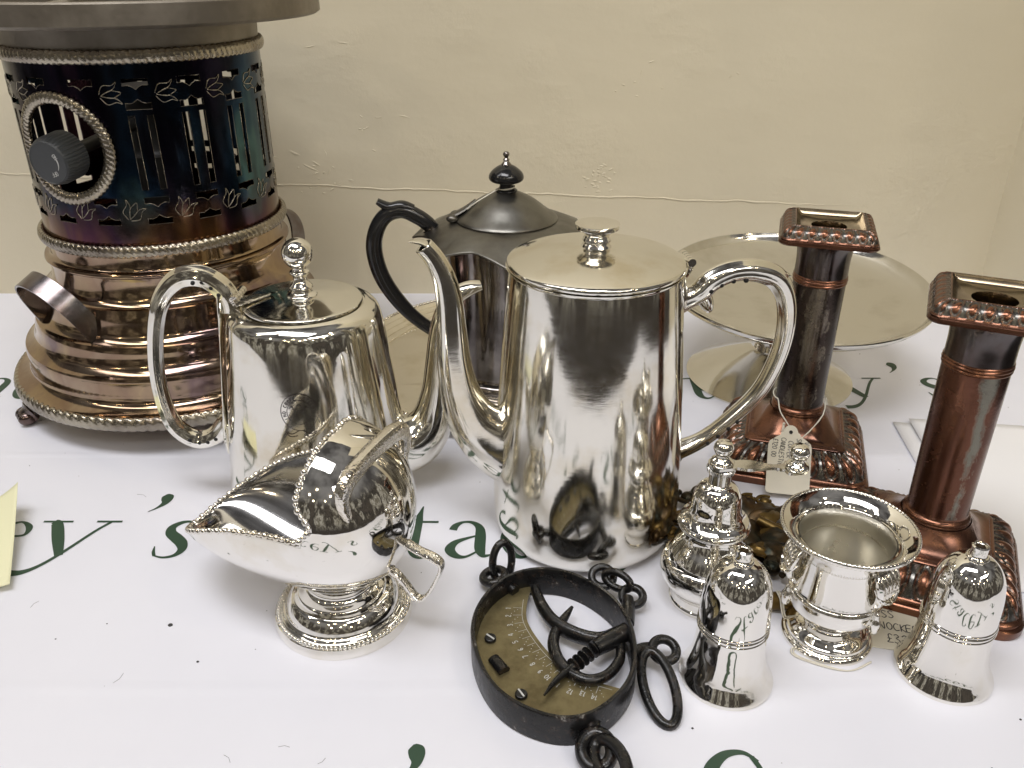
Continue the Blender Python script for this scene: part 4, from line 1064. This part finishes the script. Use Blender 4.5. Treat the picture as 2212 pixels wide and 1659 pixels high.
def make_candlestick(loc, rz, label, colm, dark):
    t = root('candlestick', loc, rz, label, 'candlestick', 'pair of square-footed copper candlesticks')
    P = [(.030, .006, .0005, None, 0), (.0450, .012, .0004, None, 0), (.0470, .013, 0, None, 0), (.0474, .013, .0012, None, 0), (.0474, .013, .0050, None, 0), (.0466, .0128, .0058, None, 0), (.0458, .0125, .0060, None, 0), (.0455, .0125, .0072, None, 0), (.0462, .0125, .0080, None, 0), (.0456, .0125, .0090, None, 0), (.0446, .0122, .0094, None, 0)]
    P += rows(None, None, (.0442, .0120, .0096), (.0310, .0060, .0225), 20, .0014, .0018)
    P += [(.0308, .0055, .0232, None, 0), (.0310, .0050, .0240, None, 0), (.0302, .0048, .0247, None, 0), (.0292, .0048, .0248, None, 0), (.0286, .0060, .0256, None, 0)]
    for i in range(1, 13):
        s = i / 12; a = .0286 + (.0175 - .0286) * s ** .8; P.append((a, .006 + (a - .006) * min(1, s * 1.1), .0256 + .0119 * s ** 1.5, None, 0))
    v, f, att = sqlathe(P, 98, 7)
    mb = MB(); mb.add((v, f), att=att); base = mb.build('square_foot', 'copper', t, angle=40); base.scale = (1.05, 1.05, 1)
    MB().add(lathe([(.0170, .0365), (.0178, .0375), (.0172, .0388, 's'), (.0176, .0396), (.0168, .0408, 's'), (.0160, .0415), (.0157, .0430)], 96)).build('foot_collar', 'copper', t)
    MB().add(lathe([(.0157, .0430, 's'), (.0160, .0900, 's'), (.0163, .1290, 's')], 96)).build('column', colm, t)
    MB().add(lathe([(.0163, .1290, 's'), (.0169, .1298), (.0164, .1308, 's'), (.0171, .1318), (.0164, .1329, 's'), (.0169, .1336), (.0164, .1344, 's')], 96)).build('neck_rings', 'copper', t)
    MB().add(lathe([(.0164, .1344, 's'), (.0164, .1440), (.0172, .1520), (.0186, .1570), (.0198, .1590)], 96)).build('neck', 'neck_dark', t)
    P = [(.0190, .0185, .1578, None, 0), (.0260, .0080, .1582, None, 0), (.0285, .0065, .1588, None, 0), (.0293, .0065, .1600, None, 0), (.0290, .0065, .1612, None, 0), (.0284, .0062, .1616, None, 0), (.0286, .0062, .1624, None, 0), (.0280, .0062, .1632, None, 0)]
    P += rows(None, None, (.0276, .0060, .1634), (.0210, .0018, .1692), 16, .0006, .0010)
    P += [(.0206, .0015, .1698, None, 0), (.0199, .0012, .1698, None, 0)]
    v, f, att = sqlathe(P, 88, 8)
    mb = MB(); mb.add((v, f), att=att); pan = mb.build('square_drip_pan', 'copper', t, angle=40)
    P = [(.0199, .0012, .1698, None, 0), (.0194, .0014, .1690, None, 0), (.0184, .0020, .1672, None, 0), (.0165, .0060, .1658, None, 0), (.0125, .0119, .1655, None, 0), (.0106, .0104, .1653, None, 0), (.0100, .0100, .1620, None, 0), (.0100, .0100, .140, None, 0), (.002, .002, .140, None, 0)]
    v, f, att = sqlathe(P, 40, 8)
    mb = MB(); mb.add((v, f)); mb.build('candle_socket', 'pan_inside', t, angle=40)
    return t
make_candlestick((.1975, .5170, 0), radians(-17), 'candlestick with dark pitted column and a price tag hung on it, behind the pepper mill', 'column_dark', True)
make_candlestick((.2380, .3925, 0), radians(-25), 'candlestick with reddish copper column and grey worn streak, behind the right shaker', 'column_copper', False)

# ------------------------------------------------------------------ hanging price tag
def make_tag():
    c = Vector((.1805, .4710, .0225))
    xdir = Vector((.93, .10, .02)); ydir = Vector((.26, .42, .80))
    # rest the card against the flutes, foot of the card on the moulding
    xd = Vector((1, -.10, -.06)).normalized(); yd = Vector((.36, .52, .78)).normalized()
    m = frame(c, xd, yd)
    t = bpy.data.objects.new('price_tag', None); C.objects.link(t); t.matrix_world = m; t.empty_display_size = .01
    t['label'] = 'cream price tag with scalloped top, handwritten, hanging from the dark candlestick'; t['category'] = 'price tag'
    w, h = .0140, .0225
    pts = [(-w + .002, -h), (w - .002, -h), (w - .0006, -h + .0006), (w, -h + .002), (w, h * .38), (w - .0008, h * .50)]
    pts += [(w - .0045, h * .62)] + [(.0062 + .0022 * cos(a) - .0018, h * .70 + .0022 * sin(a)) for a in (0, .7, 1.4)]
    pts += [(.0046 * cos(a), h * .80 + .0046 * sin(a)) for a in (.2, .6, 1.0, 1.4, 1.75, 2.15, 2.55, 2.95)]
    pts += [(-(.0062 + .0022 * cos(a) - .0018), h * .70 + .0022 * sin(a)) for a in (1.4, .7, 0)] + [(-w + .0045, h * .62)]
    pts += [(-w + .0008, h * .50), (-w, h * .38), (-w, -h + .002), (-w + .0006, -h + .0006)]
    MB().add(poly_plate(pts, -.00025, .00025)).build('card', 'tag', t, angle=30)
    MB().add(lathe([(0, 0), (.0012, 0, 's'), (.0012, .00035, 's'), (0, .00035)], 16)).build('eyelet_hole', 'hole', t).location = (0, h * .80, .0001)
    mb = MB(); R = Matrix.Rotation(radians(-95), 4, 'Z')
    for k, (s, x0) in enumerate([('VICTORIAN', -.0110), ('SILVER ON', -.0125), ('COPPER', -.0100), ('CANDLESTICKS', -.0115), ('£120.00', -.0100)]):
        write(mb, s, x0 - .002, .0080 - k * .0050, .0031, .00042, Matrix.Translation((0, 0, .0004)) @ R, jitter=.06, track=.16)
    mb.build('handwriting', 'pencil', t, angle=None)
make_tag()
# the tag's string, looped round the foot of the column
sm = MB()
cx, cy = .1975, .5170
hole = Vector((.1866, .4792, .0312))
arc = [Vector((cx + .0178 * cos(radians(a)), cy + .0178 * sin(radians(a)), .0445 - .006 * sin(radians(a)) * 0 + .0035 * sin(radians(a)))) for a in range(-200, 21, 10)]
arc = [Vector((cx + .0182 * cos(radians(a)), cy + .0182 * sin(radians(a)), .0470)) for a in range(-160, -361, -15)] 
arc = [Vector((cx + .0172 * cos(radians(a)), cy + .0172 * sin(radians(a)), .0455)) for a in range(200, -21, -10)]
full = [hole, Vector((.1835, .4880, .0375)), Vector((.1802, .5000, .0420))] + arc + [Vector((.2085, .4985, .0405)), Vector((.1960, .4860, .0345)), hole + Vector((.0005, .0, .0005))]
sm.add(tube([tuple(p) for p in full], .00042, 6, sub=3, sec=lambda an, s: 1 + .2 * sin(an * 2 + s * 200)))
sm.add(tube([(.1800, .4905, .0385), (.1760, .4800, .0300), (.1735, .4770, .0270), (.1700, .4760, .0235)], .0004, 6, sub=4))
sm.add(tube([(.1805, .4905, .0385), (.1775, .4790, .0300), (.1745, .4755, .0262), (.1715, .4740, .0225)], .0004, 6, sub=4))
sm.add(sphere((.1802, .4900, .0385), .0010, 8, 6))
so = sm.build('tag_string', 'string', None, angle=None); so['label'] = 'white twisted string looped round the dark candlestick holding its tag'; so['category'] = 'string'

# ------------------------------------------------------------------ brass door knocker lying under the mill, with its tag
def make_knocker():
    t = root('door_knocker', (.1330, .4170, 0), radians(8), 'dark brass door knocker with mask and acanthus leaves, lying behind the pepper mill', 'door knocker')
    MB().add(lathe([(0, .011), (.008, .0105), (.014, .0085), (.019, .005), (.021, .001), (.019, 0)], 40, mod=lambda a, z: 1 + .12 * sin(5 * a))).build('mask', 'brass_dark', t)
    f = MB()
    f.add(sphere((0, .003, .012), .0055, 14, 10, .8, 1.2, 1)); f.add(sphere((.001, .0005, .0165), .0022, 10, 8, .8, 1.8, 1))
    for sx in (-1, 1): f.add(sphere((sx * .0052, .0055, .0125), .0020, 10, 8)); f.add(sphere((sx * .006, -.003, .0105), .0035, 10, 8, 1, 1.2, .8)); f.add(tube([(sx * .001, .0085, .0135), (sx * .005, .0105, .013), (sx * .009, .0085, .011)], [.0008, .0012, .0006], 8, sub=4))
    f.add(tube([(-.004, -.0055, .0115), (0, -.0068, .0125), (.004, -.0055, .0115)], [.0008, .0013, .0008], 8, sub=4))
    f.build('face', 'brass_mid', t)
    def leaf(a, r0, L, curl, w, m):
        a = radians(a); b = MB()
        P = []
        for i in range(9):
            s = i / 8; ang = a + curl * s * s; rr = r0 + L * s
            P.append((rr * cos(ang), rr * sin(ang), .0035 + .0050 * sin(pi * s) + (.0022 if s > .85 else 0)))
        b.add(tube(P, [(w * .40 * (1.15 - abs(s / 8 - .45)), w * (.45 + .75 * sin(pi * (s / 8) ** .8))) for s in range(9)], 22, sub=3, up=(0, 0, 1), sec=lambda an, s: 1 + .16 * cos(6 * an + 1.4 * sin(s * 9))))
        ex_, ey_, ez_ = P[-1]
        b.add(sphere((ex_, ey_, ez_ + .0004), w * .78, 12, 8, 1, 1, .9))
        q = [(ex_ + w * (1.25 - k * .07) * cos(a + curl + k * .6), ey_ + w * (1.25 - k * .07) * sin(a + curl + k * .6), ez_ + .0008 + k * .0002) for k in range(10)]
        b.add(tube(q, [w * .32 * (1 - k / 14) for k in range(10)], 8, sub=3))
        b.build('acanthus_leaf', m, t)
    spec = [(10, .016, .024, .5), (32, .016, .026, -.3), (52, .016, .022, .4), (72, .016, .020, -.35), (96, .016, .024, .3), (118, .016, .022, -.4), (140, .016, .024, .5), (160, .016, .026, -.3), (182, .016, .024, .4), (204, .016, .022, -.5), (228, .016, .020, .4), (252, .014, .018, -.4), (284, .014, .018, .4), (308, .016, .022, -.4), (330, .016, .024, .5), (350, .016, .022, -.3)]
    for k, (a, r0, L, cu) in enumerate(spec): leaf(a, r0, L, cu, .0050 + .0010 * ((k * 7) % 3), 'brass_dark' if k % 3 else 'brass_mid')
    MB().add(lathe([(0, 0), (.026, 0, 's'), (.030, .0012), (.026, .003, 's'), (0, .004)], 60, mod=lambda a, z: 1 + .10 * sin(7 * a + 1))).build('back_plate', 'brass_dark', t)
    for x, y in ((-.030, -.014), (.026, .020)): MB().add(sphere((x, y, .006), .0038, 16, 10)).build('round_boss', 'brass_mid', t)
    P = [(.018 * 1.0, .004, .009), (.034, -.018, .007), (.036, -.040, .0055), (.024, -.056, .0050), (.006, -.062, .0050), (-.012, -.056, .0050), (-.024, -.040, .0055), (-.026, -.016, .007), (-.016, .004, .009)]
    MB().add(tube(P, [(.0030, .0030), (.0036, .0036), (.0042, .0042), (.0046, .0046), (.0050, .0050), (.0046, .0046), (.0042, .0042), (.0036, .0036), (.003, .003)], 18, sub=7)).build('knocker_ring', 'brass_mid', t)
make_knocker()
t = bpy.data.objects.new('knocker_tag', None); C.objects.link(t); t.location = (.2035, .3395, .0006); t.rotation_euler = (0, 0, radians(-13)); t.empty_display_size = .01
t['label'] = 'cream price tag reading KNOCKER £32, flat between the silver urn and the right shaker'; t['category'] = 'price tag'
MB().add(poly_plate([(-.022, -.0165), (.021, -.0165), (.023, -.014), (.023, .014), (.021, .0165), (-.022, .0165), (-.028, .008), (-.028, -.008)], -.0003, .0003)).build('card', 'tag', t, angle=30)
mb = MB()
for k, (s, x0, h) in enumerate([('BRASS', -.0185, .0056), ('KNOCKER', -.0130, .0054), ('£32', -.0075, .0064)]):
    write(mb, s, x0, .0072 - k * .0092, h, .00055, None, jitter=.06, track=.16, lift=.0004)
mb.build('handwriting', 'pen', t, angle=None)
sm = MB()
for k, o in enumerate((0, .0012)):
    sm.add(tube([(.1425 + o, .3570, .0112), (.1432 + o, .3520, .0100), (.1440 + o, .3480, .0040), (.1450 + o, .3400, .0007), (.1462 + o, .3300, .0006), (.1420 + o, .3230, .0006), (.1480, .3170 + o, .0006), (.166, .3105, .0006), (.180, .3160, .0010)], .00045, 6, sub=6, sec=lambda an, s: 1 + .2 * sin(an * 2 + s * 260)))
so = sm.build('knocker_string', 'string', None, angle=None); so['label'] = 'white twisted string trailing from the brass knocker ring past the urn foot'; so['category'] = 'string'

# ------------------------------------------------------------------ oval spring balance
def make_balance():
    X, Y = .0203, .3180
    t = root('spring_balance', (X, Y, 0), 0, 'black iron oval spring balance with crescent brass dial, before the big coffee pot', 'spring scale')
    ea, eb, rot = .0405, .0515, radians(9)
    def ell(a, ra, rb):
        x = ra * cos(a); y = rb * sin(a); return (x * cos(rot) - y * sin(rot), x * sin(rot) + y * cos(rot))
    v = []; f = []; n = 160; prof = [(0, .0004), (0, .0172), (.0004, .0180), (-.0016 - .0004, .0180), (-.0022, .0174), (-.0022, .0004)]
    prof = [(0, .0005), (.0001, .0170), (-.0004, .0178), (-.0018, .0178), (-.0023, .0170), (-.0024, .0005)]
    for i in range(n):
        a = 2 * pi * i / n; wob = 1 + .006 * sin(3 * a + 1) + .004 * sin(7 * a)
        for d, z in prof:
            x, y = ell(a, (ea + d) * wob, (eb + d) * wob); v.append((x, y, z + .0004 * sin(5 * a)))
    m_ = len(prof)
    for i in range(n):
        for k in range(m_): f.append((i * m_ + k, i * m_ + (k + 1) % m_, ((i + 1) % n) * m_ + (k + 1) % m_, ((i + 1) % n) * m_ + k))
    MB().add((v, f)).build('oval_spring_band', 'iron', t, angle=40)
    inner = crom([(.0105, .3640), (.0080, .3520), (.0083, .3376), (.0165, .3195), (.0258, .3073), (.0349, .3000), (.0535, .2925)], 6)
    inner = [(x - X, y - Y) for x, y in inner]
    a0 = atan2(inner[0][1], inner[0][0]) - rot; a1 = atan2(inner[-1][1], inner[-1][0]) - rot + 2 * pi
    outer = [ell(a0 + .02 + (a1 - a0) * i / 50, ea - .0024, eb - .0024) for i in range(51)]
    pts = outer + inner[::-1]
    bm = bmesh.new(); vs = [bm.verts.new((x, y, .0062)) for x, y in pts]; es = [bm.edges.new((vs[i], vs[(i + 1) % len(vs)])) for i in range(len(vs))]
    bmesh.ops.triangle_fill(bm, edges=es, use_beauty=True); me = bpy.data.meshes.new('dial_plate'); bmesh.ops.recalc_face_normals(bm, faces=bm.faces); bm.to_mesh(me); bm.free(); me.materials.append(M['brass_dial'])
    dial = bpy.data.objects.new('dial_plate', me); C.objects.link(dial); dial.parent = t; solid(dial, .0012, 0)
    # engraved numbers, ticks and dots
    mk = MB(); mid = inner
    ie = [Vector((p[0], p[1])) for p in inner]; L_ = [0]
    for a_, b_ in zip(ie, ie[1:]): L_.append(L_[-1] + (b_ - a_).length)
    def along_edge(u_, off):
        d_ = u_ * L_[-1]; k = max(i for i in range(len(L_)) if L_[i] <= d_ + 1e-9); k = min(k, len(ie) - 2)
        tt = (d_ - L_[k]) / (L_[k + 1] - L_[k]); tg = (ie[k + 1] - ie[k]).normalized(); n2 = Vector((tg.y, -tg.x))
        p = ie[k].lerp(ie[k + 1], tt) + n2 * off; return p, atan2(tg.y, tg.x)
    nums = ['1', '2', '3', '4', '5', '6', '7', '8', '9', '10', '11', '12', '13', '14']
    zt = .0069
    mk.add(ribbon([tuple(along_edge(.10 + .84 * i / 60, .0022)[0]) for i in range(61)], .00020, zt))
    for i in range(14):
        u_ = .17 + .70 * i / 13
        mk.add(ribbon([tuple(along_edge(u_, .0024)[0]), tuple(along_edge(u_, .0070)[0])], .00018, zt))
        for k in range(1, 4):
            p, _a = along_edge(u_ + .70 / 13 * k / 4, .0030 + .0016 * k); mk.add(sphere((p.x, p.y, zt), .00026, 6, 4, 1, 1, .3))
        p, an_ = along_edge(u_, .0112 if 2 < i < 12 else .0095)
        write(mk, nums[i], -.0012, -.0013, .0027, .00036, Matrix.Translation((p.x, p.y, zt)) @ Matrix.Rotation(an_ + pi, 4, 'Z'))
    mk.build('engraved_scale', 'white_mark', dial, angle=None)
    for x, y, a in ((-.0313, .0075, .5), (-.0160, -.0290, .2)):
        s = MB().add(lathe([(0, .0065), (.0030, .0065, 's'), (.0030, .0080), (.0024, .0086), (0, .0088)], 24)).build('screw', 'iron', t); s.location = (x, y, 0)
        MB().add(box(-.0026, .0026, -.0004, .0004, .0086, .0090)).build('screw_slot', 'white_mark', s).rotation_euler = (0, 0, 1.9 + a)
    sb = MB().add(tube([(-.0295, -.0060, .0075), (-.0240, -.0150, .0080)], [(.0020, .0030), (.0022, .0032)], 12, up=(0, 0, 1))).build('dial_clamp', 'iron', t)
    W_ = lambda pts, z: [(x - X, y - Y, zz if zz is not None else z) for x, y, *r in pts for zz in ([r[0]] if r else [None])]
    MB().add(tube(W_([(.0125, .3610), (.0165, .3460), (.0225, .3345), (.0330, .3262), (.0440, .3232), (.0530, .3265), (.0600, .3325)], .0090), [(.0035, .0026), (.0042, .0030), (.0046, .0032), (.0044, .0034), (.0040, .0036), (.0042, .0040), (.003, .003)], 20, sub=8)).build('inner_spring_arm', 'iron', t)
    MB().add(tube(W_([(.0410, .3150), (.0480, .3200), (.0590, .3275)], .0110), [(.0040, .0042), (.0046, .0048), (.0044, .0046)], 20, sub=5)).build('pivot_hub', 'iron', t)
    for i in range(5):
        s = i / 4; c = Vector((.0400, .3140, .0108)).lerp(Vector((.0298, .3045, .0100)), s) - Vector((X, Y, 0)); d = Vector((-.0102, -.0095, 0)).normalized()
        MB().add(tube([c - d * .0008, c - d * .0003, c + d * .0003, c + d * .0008], [.0022, .0040, .0040, .0022], 18)).build('coil_turn', 'iron', t)
    MB().add(tube(W_([(.0300, .3045), (.0262, .3008), (.0205, .2950), (.0150, .2865)], .0098), [(.0026, .0026), (.0020, .0018), (.0016, .0014), (.0006, .0005)], 12, sub=5)).build('pointer', 'iron', t)
    MB().add(tube(W_([(.0318, .3475), (.0275, .3395), (.0225, .3300), (.0208, .3185), (.0248, .3060), (.0345, .2972), (.0450, .2995), (.0525, .3095), (.0545, .3215)], .0085), [.0009, .0022, .0028, .0030, .0030, .0029, .0027, .0026, .0025], 18, sub=8)).build('hook', 'iron', t)
    def ring(name, c, ra, rb, tr, xd, yd, n=40):
        m = frame((c[0] - X, c[1] - Y, c[2]), xd, yd)
        return MB().add(tube([m @ Vector((ra * cos(2 * pi * i / n), rb * sin(2 * pi * i / n), 0)) for i in range(n)], tr, 14, closed=True)).build(name, 'iron', t)
    # left eye and standing link
    ring('eye', (-.0100, .3735, .0075), .0062, .0058, .0024, (1, 0, .2), (0, 1, 0))
    ring('chain_link', (-.0055, .3785, .0135), .0058, .0110, .0022, (.9, .35, -.2), (-.1, .35, 1))
    MB().add(tube(W_([(-.0060, .3690), (-.002, .3640), (.002, .3600)], .0085), [.003, .0034, .003], 12, sub=3)).build('eye_shank', 'iron', t)
    # upper right pair
    ring('eye', (.0500, .3700, .0100), .0060, .0056, .0022, (1, 0, 0), (0, .8, .5))
    ring('chain_link', (.0575, .3640, .0125), .0080, .0042, .0021, (.8, -.6, 0), (.2, .3, .9))
    ring('eye', (.0650, .3565, .0080), .0056, .0054, .0023, (1, 0, 0), (0, .9, .3))
    MB().add(tube(W_([(.0620, .3530), (.0610, .3440), (.0595, .3340)], .0095), [.0030, .0038, .0036], 14, sub=4)).build('eye_shank', 'iron', t)
    # right eye with long link
    MB().add(tube(W_([(.0600, .3120), (.0640, .3165), (.0690, .3180)], .0090), [.0032, .0030, .0026], 14, sub=4)).build('eye_shank', 'iron', t)
    ring('eye', (.0755, .3155, .0095), .0060, .0058, .0024, (1, 0, -.1), (0, 1, .35))
    ring('chain_link', (.0700, .2945, .0065), .0072, .0190, .0024, (1, .12, .1), (-.12, 1, .28))
    # lower eye and the next link running out of the picture
    MB().add(tube(W_([(.0360, .2720), (.0362, .2680), (.0365, .2650)], .0080), [.0045, .0042, .0036], 14, sub=4)).build('eye_shank', 'iron', t)
    ring('eye', (.0370, .2580, .0075), .0066, .0078, .0030, (1, 0, .1), (0, 1, .3))
    ring('chain_link', (.0420, .2500, .0100), .0060, .0125, .0028, (.75, .35, .6), (-.35, 1, -.1))
make_balance()

# ------------------------------------------------------------------ loose papers
def sheet(name, pts, z, m, label, cat, lift=None):
    n = len(pts); v = []; f = []
    # bilinear quad sheet
    (x0, y0), (x1, y1), (x2, y2), (x3, y3) = pts; K = 24
    for j in range(K + 1):
        for i in range(K + 1):
            s, u = i / K, j / K
            x = (x0 * (1 - s) + x1 * s) * (1 - u) + (x3 * (1 - s) + x2 * s) * u; y = (y0 * (1 - s) + y1 * s) * (1 - u) + (y3 * (1 - s) + y2 * s) * u
            v.append((x, y, z + (lift(s, u) if lift else 0)))
    for j in range(K):
        for i in range(K): a = j * (K + 1) + i; f.append((a, a + 1, a + K + 2, a + K + 1))
    o = MB().add((v, f)).build(name, m, None, angle=None); o['label'] = label; o['category'] = cat; solid(o, .0002, 0)
    return o
sheet('sheet_of_paper', [(.2990, .5590), (.47, .5400), (.45, .36), (.2770, .385)], .0010, 'sheet', 'upper blank white sheet of paper between the two candlesticks', 'paper', lambda s, u: .0025 * (1 - u) * (1 - s))
sheet('sheet_of_paper', [(.2870, .5580), (.45, .5280), (.43, .35), (.2650, .370)], .0005, 'sheet', 'lower blank sheet of paper, its corner poking out left under the other', 'paper', lambda s, u: .0008 * (1 - s))
sheet('yellow_note', [(-.3680, .4330), (-.3100, .4470), (-.2790, .3700), (-.3400, .3500)], .0010, 'sticky', 'pale yellow paper note curling up at the left edge', 'note', lambda s, u: .020 * s ** 2.5 * (1 - .5 * u) * (.4 + .6 * (1 - u)))
